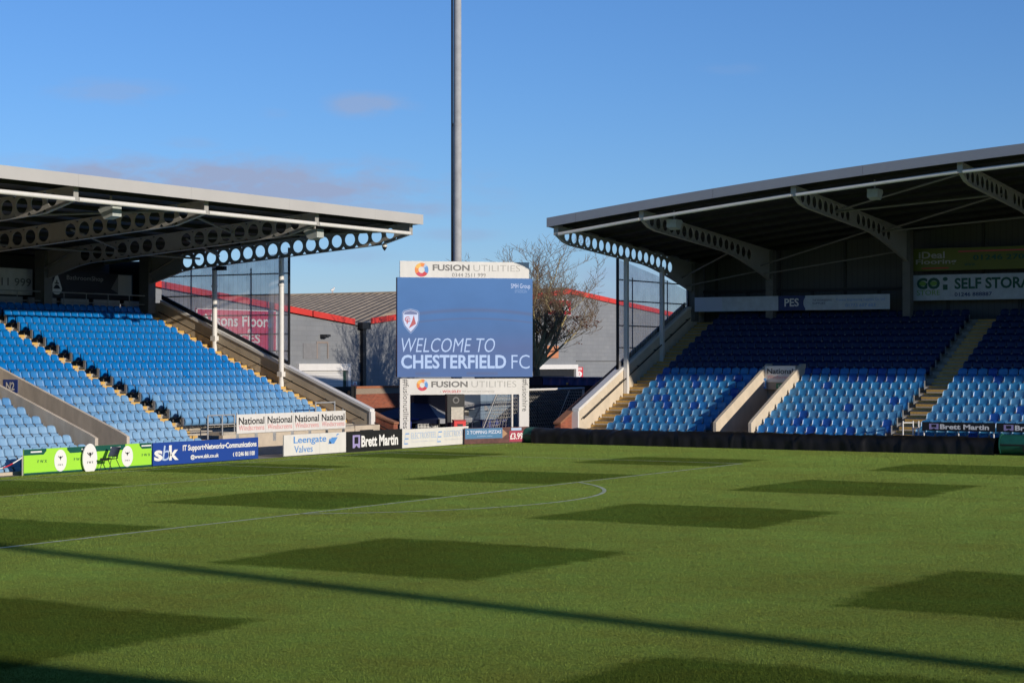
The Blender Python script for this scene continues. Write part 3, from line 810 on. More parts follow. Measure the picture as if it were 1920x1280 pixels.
# ------------------------------------------------------------ signs
def ink(name, c, rough=.5): return mat('ink_' + name, c, rough, var=0)
I_black = ink('black', (.012, .012, .014)); I_grey = ink('grey', (.16, .155, .15)); I_lgrey = ink('light_grey', (.40, .39, .37))
I_white = ink('white', (.80, .79, .77)); I_red = ink('red', (.58, .03, .04)); I_pink = ink('pink', (.78, .34, .33))
I_blue = ink('blue', (.10, .29, .66)); I_navy = ink('navy', (.012, .035, .16)); I_lime = ink('lime', (.36, .74, .05)); I_pine = ink('pine', (.006, .085, .06))
I_pale = ink('pale_blue', (.42, .54, .74)); I_orange = ink('orange', (.80, .25, .06)); I_yellow = ink('yellow', (.85, .48, .10)); I_crim = ink('crimson', (.62, .05, .10))
I_royal = ink('royal', (.012, .055, .30)); I_purple = ink('lavender', (.35, .30, .55)); I_green = ink('leaf_green', (.16, .34, .06)); I_mauve = ink('faint_text', (.58, .62, .74))

def sign(name, label, cat, P, U, w, h, mat_, thick=.04, texts=(), shapes=(), V=Z3, group=None, extra=None, lean=0):
    """flat sign board: panel + one lettering part; texts in metres from the bottom left corner"""
    P, U = Vector(P), Vector(U)
    t = thing(name, label, cat, P + U * (w / 2), group)
    pm = MB().obox(P, U, V, w, h, thick); panel = pm.build('panel', mat_, t)
    if shapes:
        mb = MB(); mats = []
        def mi(m_):
            if m_ not in mats: mats.append(m_)
            return mats.index(m_)
        for (pts, m_, off) in shapes: mb.flat(P, U, V, pts, off, mi(m_))
        mb.build('artwork', mats, t)
    for tx in texts:
        s_, box, m_ = tx[:3]; kw = dict(tx[3]) if len(tx) > 3 else {}
        kw.setdefault('off', .012)
        mb = MB(); text(mb, s_, P, U, V, box, 0, **kw); mb.build('lettering', m_, t)
    if extra: extra(t, P, U, V)
    return t
def ring(cx, cy, r0, r1, a0=0, a1=360, n=24, m_=None, off=.004, sx_=1.0):
    out = []
    for i in range(n):
        t0, t1 = R_(a0 + (a1 - a0) * i / n), R_(a0 + (a1 - a0) * (i + 1) / n)
        out.append(([(cx + sx_ * r0 * math.cos(t0), cy + r0 * math.sin(t0)), (cx + sx_ * r1 * math.cos(t0), cy + r1 * math.sin(t0)),
                     (cx + sx_ * r1 * math.cos(t1), cy + r1 * math.sin(t1)), (cx + sx_ * r0 * math.cos(t1), cy + r0 * math.sin(t1))], m_, off))
    return out
def disc(cx, cy, rx, ry, m_, off=.004, n=28):
    return [([(cx + rx * math.cos(2 * math.pi * i / n), cy + ry * math.sin(2 * math.pi * i / n)) for i in range(n)], m_, off)]
def rect(a, b, c, d, m_, off=.004): return [([(a, c), (b, c), (b, d), (a, d)], m_, off)]
def fusion_logo(cx, cy, r):
    out = []
    segs = [(100, 160, I_yellow), (160, 215, I_orange), (215, 285, I_crim), (285, 330, I_red), (330, 395, I_blue), (35, 60, I_pale), (60, 100, I_orange)]
    for a, b, m_ in segs: out += ring(cx, cy, r * .45, r, a, b, 8, m_)
    return out

BX = -1.4
def bw(x): return pix(0, BX, x, 850).y
# lime green board
y0, y1 = bw(45), bw(284); w = y1 - y0; h = .86
sh = rect(0, w, 0, .06, I_pine)
tabs = [(0, 1.05), (2.05, 3.9), (3.9, 5.0), (5.75, w)]
for a, b in tabs:
    c = .14
    pts = [(a, h), (a, h - .2), (b - c, h - .2), (b, h - .08), (b, h)] if a < .1 or a == 3.9 else [(a, h), (a, h - .08), (a + c, h - .2), (b, h - .2), (b, h)]
    sh.append((pts, I_pine, .005)); m = (a + b) / 2; sh += rect(m - .22, m + .3, h - .12, h - .07, I_white, .008)
for cx in (1.72, 5.1): sh += disc(cx, .42, .30, .38, I_white, .009); sh += ring(cx, .62, .10, .125, 200, 340, 8, I_black, .012); sh.append(([(cx - .05, .56), (cx + .05, .56), (cx, .42)], I_black, .012))
tx = [('F W X', (c - .22, c + .22, .38, .48), I_pine) for c in (.85, 2.6, 4.4, 6.1)] + [('F W X', (c - .12, c + .12, .24, .30), I_black, {'off': .016}) for c in (1.72, 5.1)]
sign('advertising_board', 'lime green pitchside board with dark green tabs and white roundels', 'advertising board', (BX, y0, .02), YU, w, h, I_lime, .05, tx, sh)
# standing roundel
yc = pix(0, BX + .14, 169, 860).y
t = thing('roundel_sign', 'white egg-shaped sign with horned emblem standing before the lime board', 'sign', (BX + .14, yc, 0))
pts = [(BX + .14, yc + .36 * math.cos(a) * (1 if math.sin(a) > -.75 else .98), max(.0, .44 + .54 * math.sin(a))) for a in [2 * math.pi * i / 40 for i in range(40)]]
MB().prism(pts, (-.04, 0, 0)).build('panel', I_white, t)
mb = MB(); P0 = (BX + .145, yc, 0)
for (pts, m_, off) in ring(0, .72, .13, .16, 200, 340, 8, 0, .006) + [([(-.06, .66), (.06, .66), (0, .48)], 0, .006)]: mb.flat(P0, YU, Z3, pts, off, 0)
text(mb, 'F W X', P0, YU, Z3, (-.15, .15, .28, .36), 0); mb.build('emblem', I_black, t)
# blue IT board
y0, y1 = bw(285.5), bw(483); w = y1 - y0
sign('advertising_board', 'royal blue pitchside board with white wording about IT support', 'advertising board', (BX + .03, y0, .03), YU, w, .84, I_royal, .05,
     [('s', (.06, .52, .16, .56), I_white, {'bold': .03}), ('b', (.50, .95, .16, .72), I_pale, {'shear': .15}), ('k', (.88, 1.42, .16, .72), I_white, {'bold': .03}),
      ('IT Support\u2022Networks\u2022Communications', (1.65, w - .12, .42, .70), I_white, {'bold': .03}),
      ('@www.sbk.co.uk', (2.1, 3.75, .12, .32), I_white, {'bold': .03}), ('01246 861100', (4.75, 5.95, .14, .32), I_white, {'bold': .03}),
      ('(', (4.6, 4.68, .14, .30), I_white, {'bold': .06})])
# white valves board
y0, y1 = bw(531.5), bw(648); w = y1 - y0
slash = [([(w * .70, .40), (w * .80, .40), (w * .86, .66), (w * .76, .66)], I_blue, .006), ([(w * .83, .70), (w * .89, .80), (w * .85, .80)], I_blue, .006)] + ring(w * .74, .52, .05, .11, 90, 300, 8, I_blue, .006)
sign('advertising_board', 'white pitchside board with blue wording about valves and a slanted emblem', 'advertising board', (BX + .02, y0, .03), YU, w, .86, white_p, .05,
     [('Leengate', (w * .15, w * .67, .42, .78), I_blue, {'bold': .012}), ('Valves', (w * .16, w * .45, .12, .40), I_blue, {})],
     slash + rect(w * .565, w * .568, 0, .86, I_lgrey) + rect(0, w, 0, .012, I_grey))
def bm_board(P, U, w, h, label, z=None, cat='advertising board', name='advertising_board'):
    q = h / .86
    lg = rect(w * .10, w * .13, .15 * q, .70 * q, I_purple) + rect(w * .20, w * .23, .15 * q, .70 * q, I_purple) + rect(w * .13, w * .20, .62 * q, .70 * q, I_purple) + rect(w * .13, w * .20, .26 * q, .33 * q, I_purple)
    lg += [([(w * .13, .15 * q), (w * .165, .26 * q), (w * .13, .26 * q)], I_purple, .004), ([(w * .20, .15 * q), (w * .20, .26 * q), (w * .165, .26 * q)], I_purple, .004)]
    return sign(name, label, cat, P, U, w, h, I_black, .05, [('Brett Martin', (w * .25, w * .92, .17 * q, .66 * q), I_white, {'bold': .035})], lg)
y0, y1 = bw(649), bw(752.5)
bm_board((BX + .04, y0, .03), YU, y1 - y0, .86, 'black pitchside board with bold white name beside the white valves board')
y0, y1 = bw(754), bw(878); w = y1 - y0
el = []; tx = []
for c in (.12, w * .5 + .05):
    for i, zz in enumerate((.16, .38, .60)): el += rect(c + .05 * i, c + .32 + .05 * i, zz, zz + .05, I_blue)
    el.append(([(c, .16), (c + .04, .16), (c + .14, .65), (c + .10, .65)], I_pale, .006))
    tx += [('ELECTROSTEEL', (c + .58, c + w * .5 - .12, .38, .66), I_pale, {'bold': -.004}), ('the essential pipeline company', (c + .62, c + w * .5 - .2, .22, .28), I_mauve)]
sign('advertising_board', 'white pitchside board with the same pale blue steel emblem and name twice', 'advertising board', (BX + .01, y0, .03), YU, w, .82, white_p, .05, tx, el)

# National banner on the left stand's platform
y0, y1 = pix(0, -3.5, 444, 800).y, pix(0, -3.5, 648, 790).y; w = y1 - y0
def four(t, P, U, V):
    m_ = MB()
    for i in range(7): yy = P.y + .1 + i * (w - .2) / 6; m_.box(P.x - .12, P.x - .05, yy - .1, yy + .1, .55, .96); m_.tube((P.x - .08, yy, .9), (P.x - .08, yy, 1.78), .025)
    m_.build('bracket', galv, t)
tx = []; shp = []
for i in range(4):
    c = w * i / 4 + .12; e = w * (i + 1) / 4 - .1
    tx += [('National', (c, e, .36, .66), I_black, {'bold': .012}), ('Windscreens', (c, e, .12, .34), I_pink, {'bold': -.004})]
    if i: shp += rect(w * i / 4 - .006, w * i / 4 + .006, 0, .78, I_lgrey)
sign('banner', 'long white banner repeating one black and red name on the platform rail', 'banner', (-3.5, y0, .92), YU, w, .78, white_p, .03, tx, shp, extra=four)
# block signs
sign('block_sign', 'blue sign with white N2 on the left stand gangway wall', 'sign', pix(1, VY1 - .17, 6, 736), XU, .78, .52, I_royal, .015, [('N2', (.16, .62, .1, .42), I_white, {'bold': .03})])
pp = Vector((WX0 + .162, 39.3, 2.9))
sign('block_sign', 'blue sign with white E2 at the right stand gangway mouth', 'sign', (WX0 - .02, 39.05, 2.55), XU, .3, .5, I_blue, .02, [('E2', (.06, .25, .1, .4), I_white, {'bold': .03})])
sign('header_sign', 'white header sign with black name over the right stand gangway', 'sign', (WX0 + .17, 39.17, 2.86), XU, WX1 - WX0 - .34, .78, white_p, .02,
     [('National', (.12, 1.45, .40, .66), I_black, {'bold': .012}), ('Windscreens', (.12, 1.45, .16, .34), I_pink)])
sign('exit_sign', 'small green exit sign under the right stand gangway header', 'sign', (WX0 + .75, 39.17, 2.56), XU, .62, .24, ink('exit_green', (.01, .22, .10)), .02, [('EXIT', (.1, .52, .06, .18), I_white)])
# rear wall boards, left stand
sg = thing
def drop(t, P, U, V):
    P = P + U * .28
    m_ = MB()
    pts = [(.62 + .34 * math.cos(a), .42 + .30 * math.sin(a)) for a in [math.pi * (1 + i / 14) - .35 * (1 if i < 1 else 0) for i in range(15)]] + [(.62, 1.18)]
    m_.flat(P, U, V, pts, .008, 0)
    m_.flat(P, U, V, [(.38, .40), (.86, .40), (.74, .55), (.62, .60), (.50, .55)], .012, 1); m_.flat(P, U, V, [(.48, .62), (.76, .62), (.76, .68), (.66, .68), (.66, .80), (.58, .80), (.58, .68), (.48, .68)], .012, 1)
    m_.build('emblem', [I_white, I_black], t)
sign('rear_board', 'black board with white water-drop emblem at the left stand rear', 'advertising board', (-17.9, 18.3, 6.86), YU, 6.1, 1.24, I_black, .05,
     [('BathroomShop', (1.55, 4.0, .78, 1.06), I_lgrey, {'bold': .0}), ('bathrooms', (1.9, 2.8, .22, .32), I_grey), ('showroom', (3.4, 4.4, .22, .32), I_grey)],
     rect(5.05, 6.0, .22, 1.2, I_lgrey, .006) + [([(4.55, .5), (5.05, 1.15), (5.05, .3)], I_grey, .006)], extra=drop)
sign('rear_board', 'pale board with dark phone number at the far left stand rear', 'advertising board', (-17.9, 11.95, 6.9), YU, 5.7, 1.2, mat('rear_board_white', (.62, .61, .58), .5), .05,
     [('0344 2511 999', (1.3, 5.6, .40, .76), I_grey, {'bold': .01})])
# rear wall boards, right stand
sign('rear_board', 'long white board with blue square emblem on the right stand rear', 'advertising board', (2.2, 46.05, 6.5), XU, 10.85, .76, mat('rear_board_pale', (.55, .60, .66), .5), .05,
     [('PES', (5.15, 5.95, .2, .62), I_white, {'bold': .02}), ('THE ENGINEERING', (6.7, 7.75, .46, .56), I_navy), ('SUPPLIES', (6.7, 7.4, .3, .4), I_navy),
      ('Process Engineering Supplies Co. Ltd', (8.0, 10.6, .42, .58), I_blue), ('01773 607 603', (8.5, 10.1, .14, .3), I_blue)],
     rect(0, 1.6, 0, .76, I_mauve, .003) + rect(4.8, 6.3, 0, .76, I_navy, .005) + disc(6.5, .38, .3, .37, mat('rear_board_pale', (.55, .60, .66)), .007))
sign('rear_board', 'olive green board with pale flooring wording high on the right stand rear', 'advertising board', (13.9, 47.0, 8.42), XU, 8.4, 1.12, ink('olive', (.13, .15, .015)), .05,
     [('iDeal', (.35, 1.7, .62, .96), I_lgrey, {'bold': .02}), ('Flooring', (.2, 2.3, .26, .58), I_lgrey, {'bold': .02}), ('01246 270200', (3.15, 6.6, .48, .74), I_pine, {'bold': .02}), ('www.', (2.7, 3.3, .2, .34), I_pine)],
     rect(.5, 1.9, .1, .15, I_red) + rect(2.4, 6.2, .90, .96, I_crim))
sign('rear_board', 'white self storage board under the olive board on the right stand rear', 'advertising board', (13.9, 47.0, 6.93), XU, 8.4, 1.28, mat('rear_board_bluish', (.48, .53, .60), .5), .05,
     [('GO', (.25, 1.45, .56, 1.14), I_pine, {'bold': .05}), ('STORE', (.25, 1.45, .26, .52), I_green), ('SELF STORAGE', (2.2, 6.9, .54, 1.1), I_pine, {'bold': .03}), ('01246 888887', (2.2, 4.1, .18, .38), I_navy, {'bold': .02})],
     disc(1.72, 1.06, .13, .1, I_pine) + rect(1.6, 1.84, .52, .78, I_pine) + disc(.55, .85, .18, .12, I_green, .016) + disc(1.12, .85, .18, .12, I_green, .016))
bm_board((18.95, 33.62, .88), XU, 3.2, .38, 'black name banner on the right stand front rail nearest the aisle', name='banner', cat='banner')
bm_board((22.2, 33.62, .88), XU, 3.2, .38, 'black name banner cut by the right edge of the photo', name='banner', cat='banner')

# ------------------------------------------------------------ corner: video screen
DU = Vector((.70711, .70711, 0)); DN = Vector((.70711, -.70711, 0)); S0 = Vector((-0.74, 33.08, 0))
def dpix(x, y, off=0):
    """photo pixel to (distance along the screen plane, height)"""
    d = _f * FPX + _r * (x - 960) + _u * (640 - y); o = S0 + DN * off
    t = (o - CAM).dot(DN) / d.dot(DN); p = CAM + d * t
    return (p - o).dot(DU), p.z
SC = thing('video_screen', 'big blue video screen with welcome message on a white portal frame', 'video screen', (S0 + DU * -3.1).to_tuple())
def dbox(x0, y0, x1, y1, thick, off=0):
    """panel covering photo pixels on the screen plane"""
    a, zb = dpix(x0, y1, off); b, zt = dpix(x1, y0, off); a2, zb2 = dpix((x0 + x1) / 2, y1, off); _, zt2 = dpix((x0 + x1) / 2, y0, off)
    return S0 + DU * a + DN * off + Z3 * zb2, b - a, zt2 - zb2
P, w, h = dbox(750, 490.5, 992, 523, .1, .05)
hp = MB().obox(P, DU, Z3, w, h, .12).build('header_panel', white_p, SC)
mb = MB(); fm_ = [I_yellow, I_orange, I_crim, I_red, I_blue, I_pale, I_grey, I_lgrey]
def put(mb, P, shapes, texts, par):
    for (pts, m_, off) in shapes: mb.flat(P, DU, Z3, pts, off, fm_.index(m_))
    for (s_, box, m_, kw) in texts: tb = MB(); text(tb, s_, P, DU, Z3, box, 0, **kw); tb.build('lettering', m_, par)
put(mb, P, fusion_logo(w * .165, h * .5, h * .40), [('FUSION', (w * .25, w * .535, h * .46, h * .82), I_grey, {'bold': .028}), ('UTILITIES', (w * .565, w * .93, h * .46, h * .82), I_lgrey, {'bold': -.012}), ('0344 2511 999', (w * .40, w * .66, h * .12, h * .34), I_grey, {'bold': -.004})], hp)
mb.build('emblem', fm_, hp)
# screen body
P, w, h = dbox(745, 521, 998.5, 706.5, .3, .12)
MB().obox(P - DN * .012, DU, Z3, w, h, .35).build('screen_case', black, SC)
def screen_mat(P, w, h):
    m = bpy.data.materials.new('led_picture'); m.use_nodes = True
    n, l = m.node_tree.nodes, m.node_tree.links; p = n['Principled BSDF']
    p.inputs['Base Color'].default_value = (.012, .016, .024, 1); p.inputs['Roughness'].default_value = .6; p.inputs['Specular IOR Level'].default_value = .2
    t = n.new('ShaderNodeTexCoord'); sx = n.new('ShaderNodeSeparateXYZ'); l.new(t.outputs['UV'], sx.inputs[0])
    def M(op, a, b=None, clamp=False):
        q = n.new('ShaderNodeMath'); q.operation = op; q.use_clamp = clamp
        for i, v in enumerate((a, b)):
            if v is None: continue
            if isinstance(v, (int, float)): q.inputs[i].default_value = v
            else: l.new(v, q.inputs[i])
        return q.outputs[0]
    u, v = sx.outputs['X'], sx.outputs['Y']
    rp = n.new('ShaderNodeValToRGB'); e = rp.color_ramp.elements
    e[0].position = 0; e[0].color = srgb((84, 114, 168)) + (1,); e[1].position = 1; e[1].color = srgb((80, 126, 184)) + (1,)
    for ps, c in ((.3, (88, 110, 160)), (.45, (80, 116, 170)), (.62, (76, 120, 178))): q = e.new(ps); q.color = srgb(c) + (1,)
    l.new(v, rp.inputs['Fac'])
    nz = n.new('ShaderNodeTexNoise'); nz.inputs['Scale'].default_value = 5; nz.inputs['Detail'].default_value = 4; l.new(t.outputs['UV'], nz.inputs['Vector'])
    # pictured stand roof: two shallow arches
    uu = M('SUBTRACT', u, .57); arch = M('SUBTRACT', v, M('SUBTRACT', .675, M('MULTIPLY', M('MULTIPLY', uu, uu), .22)))
    b1 = M('SUBTRACT', 1.0, M('MULTIPLY', M('ABSOLUTE', arch), 34), True)
    b2 = M('MULTIPLY', M('SUBTRACT', 1.0, M('MULTIPLY', M('ABSOLUTE', M('ADD', arch, .085)), 60), True), .8)
    g = M('MULTIPLY', M('SUBTRACT', 1.0, M('MULTIPLY', M('ABSOLUTE', M('SUBTRACT', v, .035)), 40), True), M('GREATER_THAN', M('SINE', M('MULTIPLY', u, 12.6)), .1))
    k = M('MULTIPLY', M('MULTIPLY', M('ADD', M('ADD', b1, b2, True), g, True), M('GREATER_THAN', u, .13)), .55)
    mx_ = n.new('ShaderNodeMix'); mx_.data_type = 'RGBA'; l.new(k, mx_.inputs['Factor']); l.new(rp.outputs['Color'], mx_.inputs['A']); mx_.inputs['B'].default_value = srgb((98, 104, 136)) + (1,)
    hh = n.new('ShaderNodeHueSaturation'); l.new(mx_.outputs['Result'], hh.inputs['Color']); l.new(M('ADD', .9, M('MULTIPLY', nz.outputs['Fac'], .2)), hh.inputs['Value'])
    l.new(hh.outputs[0], p.inputs['Emission Color']); p.inputs['Emission Strength'].default_value = .92
    return m
pm = MB().obox(P, DU, Z3, w, h, .01); disp = pm.build('display', screen_mat(P, w, h), SC)
uv = disp.data.uv_layers.new(name='UVMap')
for lp in disp.data.loops:
    co = Vector(disp.data.vertices[lp.vertex_index].co) + ORG[SC.name] - P
    uv.data[lp.index].uv = (co.dot(DU) / w, co.z / h)
I_scr = mat('led_text', (.1, .12, .15), .6, var=0, emit=(srgb((168, 192, 232)), .9))
I_scr2 = mat('led_white', (.12, .12, .15), .6, var=0, emit=(srgb((196, 208, 236)), .9))
I_scr3 = mat('led_grey', (.05, .05, .06), .6, var=0, emit=(srgb((98, 112, 158)), .9)); I_scr4 = mat('led_red', (.1, .03, .03), .6, var=0, emit=(srgb((176, 84, 92)), .9))
I_scr5 = mat('led_faint', (.05, .06, .08), .6, var=0, emit=(srgb((120, 152, 200)), .9))
mb = MB()
def sp_(x, y): a, zz = dpix(x, y, .12); return (P.z, (S0 + DU * a + DN * .12 - P).dot(DU), zz - P.z)[1:]
def stext(s_, x0, y0_, x1, y1_, mi, **kw):
    a, b = sp_(x0, y1_), sp_(x1, y0_); tb = MB(); text(tb, s_, P, DU, Z3, (a[0], b[0], a[1], b[1]), 0, **kw); tb.build('lettering', [I_scr, I_scr2, I_scr4, I_scr3, I_scr5][mi], disp)
stext('WELCOME TO', 753, 634, 928, 660, 0, shear=.22, bold=-.008)
stext('CHESTERFIELD', 752, 665, 949, 691, 0, bold=.025)
stext('FC', 959, 665, 993, 691, 0, bold=-.008)
stext('SMH Group', 958, 532, 994, 543, 1, bold=.0); stext('STADIUM', 965, 545, 988, 549, 4)
mb.flat(P, DU, Z3, [sp_(966, 543.8), sp_(986, 543.8), sp_(986, 543.2), sp_(966, 543.2)], .006, 4)
c0 = sp_(770, 599)
def shield(k): return [(c0[0] + a * k, c0[1] + b * k) for a, b in [(-.42, .34), (-.34, .44), (0, .53), (.34, .44), (.42, .34), (.42, -.02), (.33, -.30), (.15, -.53), (0, -.68), (-.15, -.53), (-.33, -.30), (-.42, -.02)]]
mb.flat(P, DU, Z3, shield(1.0), .006, 4); mb.flat(P, DU, Z3, shield(.93), .009, 3); mb.flat(P, DU, Z3, shield(.85), .012, 1)
mb.flat(P, DU, Z3, [(c0[0] - .33, c0[1] + .24), (c0[0] + .33, c0[1] + .24), (c0[0] + .29, c0[1] + .35), (c0[0], c0[1] + .43), (c0[0] - .29, c0[1] + .35)], .015, 3)
mb.flat(P, DU, Z3, [(c0[0] - .10, c0[1] - .42), (c0[0] + .10, c0[1] - .30), (c0[0] + .26, c0[1] - .2), (c0[0] + .20, c0[1] + .0), (c0[0] + .15, c0[1] + .22), (c0[0] + .06, c0[1] - .08)], .015, 2)
text(mb, 'C', P, DU, Z3, (c0[0] - .29, c0[0] - .05, c0[1] - .12, c0[1] + .14), 2, bold=.01, off=.016); text(mb, 'F', P, DU, Z3, (c0[0] - .20, c0[0] - .02, c0[1] - .2, c0[1] + .04), 2, bold=.01, off=.018)
mb.build('crest', [I_scr, I_scr2, I_scr4, I_scr3, I_scr5], disp)
# portal
P, w, h = dbox(750, 709.5, 992, 739.5, .2, .05)
pb = MB().obox(P, DU, Z3, w, h, .25).build('portal_beam', white_p, SC)
mb = MB()
put(mb, P, fusion_logo(w * .17, h * .60, h * .36), [('FUSION', (w * .24, w * .52, h * .46, h * .84), I_grey, {'bold': .028}), ('UTILITIES', (w * .55, w * .90, h * .46, h * .84), I_lgrey, {'bold': -.012}),
    ('A', (w * .305, w * .317, h * .12, h * .26), I_lgrey, {}), ('WOLSELEY', (w * .325, w * .47, h * .12, h * .28), I_red, {'bold': .012}), ('infrastructure company', (w * .48, w * .73, h * .12, h * .28), I_lgrey, {'bold': -.008})], pb)
mb.build('emblem', fm_, pb)
zb = P.z; lw = dpix(769, 760, .05)[0] - dpix(750, 760, .05)[0]
for (q, s_, frac) in ((P, '#fusionutilities', .93), (P + DU * (w - lw), '#fusionhire', .62)):
    Q = Vector((q.x, q.y, 0)); lg = MB().obox(Q, DU, Z3, lw, zb, .25).build('portal_leg', white_p, SC)
    ttop = Vector((q.x, q.y, P.z + h * .98)) ; L = (ttop.z - .5) * frac
    mb = MB(); text(mb, s_, ttop + DU * .02, Vector((0, 0, -1)), DU, (0, L, lw * .22, lw * .82), 0, bold=.0, off=.012)
    mb.build('lettering', I_grey, lg)

# floodlight masts
def mast(loc, label, hgt, r0, r1):
    t = thing('floodlight_mast', label, 'floodlight mast', loc)
    x, y, _ = loc; p_ = MB(); hs_ = [0, 8, 16.6, 24, hgt]
    for a, b in zip(hs_, hs_[1:]):
        ra, rb_ = r0 + (r1 - r0) * a / hgt, r0 + (r1 - r0) * b / hgt
        p_.tube((x, y, a), (x, y, b), ra, rb_ + .008, n=20); p_.tube((x, y, b - .15), (x, y, b), rb_ + .016, n=20)
    pole = p_.build('pole', galv, t)
    MB().box(x - r0 * .75 - .06, x - r0 * .75, y - r0 * .75 - .05, y - r0 * .75 + .05, .5, hgt).build('cable_tray', black, pole)
    hd = MB()
    for j in range(4): hd.box(x - 2, x + 2, y - .1, y + .1, hgt + .6 * j, hgt + .6 * j + .1)
    hd.box(x - .1, x + .1, y - .12, y + .12, hgt, hgt + 2.4)
    hd.build('head_frame', galv, t)
    lm = MB()
    for j in range(4):
        for i in range(5): lm.box(x - 1.9 + i * .85, x - 1.45 + i * .85, y - .4, y - .12, hgt + .6 * j + .05, hgt + .6 * j + .45)
    lm.build('lamp', rubber, t)
mast((-8.85, 39.8, 0), 'tall galvanised floodlight mast rising behind the video screen', 34, .25, .185)
mast((112.0, -37.6, 0), 'floodlight mast beyond the frame whose long shadow crosses the near grass', 36, .36, .26)

# ------------------------------------------------------------ warehouse behind the corner
WX = -24.0
def wp(x, y): return pix(0, WX, x, y)
WH = thing('warehouse', 'grey rendered warehouse with twin gables and red roof edges behind the corner', 'warehouse', (WX, 60, 0))
Lp = [wp(240, 524), wp(672, 606)]; pk = wp(1066, 547); re_ = wp(1330, 606)
apexL = Vector((WX, Lp[0].y - 6, Lp[0].z + .6))
poly = [(WX, apexL.y - 18, -.03), (WX, re_.y + 30, -.03), (WX, re_.y + 30, re_.z - 3), (WX, re_.y, re_.z), (WX, pk.y, pk.z), (WX, Lp[1].y, Lp[1].z), (WX, apexL.y, apexL.z), (WX, apexL.y - 18, apexL.z - 1.6)]
def block_mat():
    m = mat('grey_render', (.225, .235, .245), .85, var=.09, scale=.5, bump=.15)
    n, l = m.node_tree.nodes, m.node_tree.links; p = n['Principled BSDF']
    t = n.new('ShaderNodeTexCoord'); sx = n.new('ShaderNodeSeparateXYZ'); cx = n.new('ShaderNodeCombineXYZ')
    l.new(t.outputs['Object'], sx.inputs[0]); l.new(sx.outputs['Y'], cx.inputs['X']); l.new(sx.outputs['Z'], cx.inputs['Y'])
    b = n.new('ShaderNodeTexBrick'); l.new(cx.outputs[0], b.inputs['Vector']); b.inputs['Scale'].default_value = 1
    b.inputs['Brick Width'].default_value = .9; b.inputs['Row Height'].default_value = .3; b.inputs['Mortar Size'].default_value = .02
    b.inputs['Color1'].default_value = (1, 1, 1, 1); b.inputs['Color2'].default_value = (.90, .91, .93, 1); b.inputs['Mortar'].default_value = (.84, .84, .85, 1)
    q = n.new('ShaderNodeMix'); q.data_type = 'RGBA'; q.blend_type = 'MULTIPLY'; q.inputs['Factor'].default_value = 1
    old = p.inputs['Base Color'].links[0].from_socket; l.new(old, q.inputs['A']); l.new(b.outputs['Color'], q.inputs['B']); l.new(q.outputs['Result'], p.inputs['Base Color'])
    return m
render_m = block_mat()
wall = MB().prism(poly, (-.3, 0, 0)).build('wall', render_m, WH)
def roof_slope(a, b, dx):
    a, b = Vector(a), Vector(b); m_ = MB()
    d = (b - a); n_ = max(2, int(d.length / .6)); rows = 1
    # corrugation runs down the slope: ridges repeat along x
    nx = int(dx / .68); vs = []; fs = []
    i0 = 80; nx += 40
    for i in range(nx * 2 + 1):
        off = .03 if i % 2 else 0
        for q, sk in ((a, 0), (b, -.46 * (b.y - a.y))): vs.append((min(q.x, q.x - (i - i0) * .34 + sk), q.y, q.z - .18 + off))
    for i in range(nx * 2): m_.add(vs[2 * i:2 * i + 4], [(0, 1, 3, 2)], i % 2)  # rib sides alternate a sunlit and a shaded sheet colour
    return m_
asb = mat('weathered_sheet_lit_side', (.58, .43, .26), .95, var=.35, scale=1.0, bump=.2)
rm_ = MB()
for a, b in ((Lp[1], apexL), (pk, Lp[1]), (re_, pk)):
    q = roof_slope((WX + .1, a.y, a.z + (.36 if a is pk else 0)), (WX + .1, b.y, b.z + (.36 if b is pk else 0)), 40); o_ = len(rm_.v); rm_.v += q.v; rm_.f += [tuple(t + o_ for t in f) for f in q.f]; rm_.m += q.m; rm_.sm += q.sm
rm_.tube((WX, pk.y, pk.z + .2), (WX - 40, pk.y, pk.z + .2), .12)
rm_.build('roof', [asb, mat('lichen_and_shade_sheet', (.13, .095, .055), .95, var=.5, scale=1.2)], WH)
red_f = mat('red_fascia', (.62, .045, .03), .5, var=.1, scale=1)
vg = MB()
def verge(a, b, n_):
    for i in range(n_):
        p_, q_ = a + (b - a) * (i / n_), a + (b - a) * ((i + .97) / n_)
        vg.add([(WX + .14, p_.y, p_.z - .14), (WX + .14, q_.y, q_.z - .14), (WX + .14, q_.y, q_.z + .22), (WX + .14, p_.y, p_.z + .22),
                (WX + .0, p_.y, p_.z - .14), (WX + .0, q_.y, q_.z - .14), (WX + .0, q_.y, q_.z + .22), (WX + .0, p_.y, p_.z + .22)],
               [(0, 1, 2, 3), (7, 6, 5, 4), (4, 5, 1, 0), (3, 2, 6, 7), (0, 3, 7, 4), (1, 5, 6, 2)])
verge(apexL, Lp[1] - (Lp[1] - apexL) * .015, 6); verge(Lp[1] + (pk - Lp[1]) * .05, pk, 14); verge(pk, re_, 16)
vg.build('verge_trim', red_f, WH)
# downpipe with hopper
dp = MB(); c = wp(678, 660); dp.box(WX + .02, WX + .24, c.y - .17, c.y + .17, -.02, Lp[1].z - .35); dp.box(WX + .02, WX + .4, c.y - .45, c.y + .45, Lp[1].z - .36, Lp[1].z + .06)
dp.build('downpipe', black, WH)
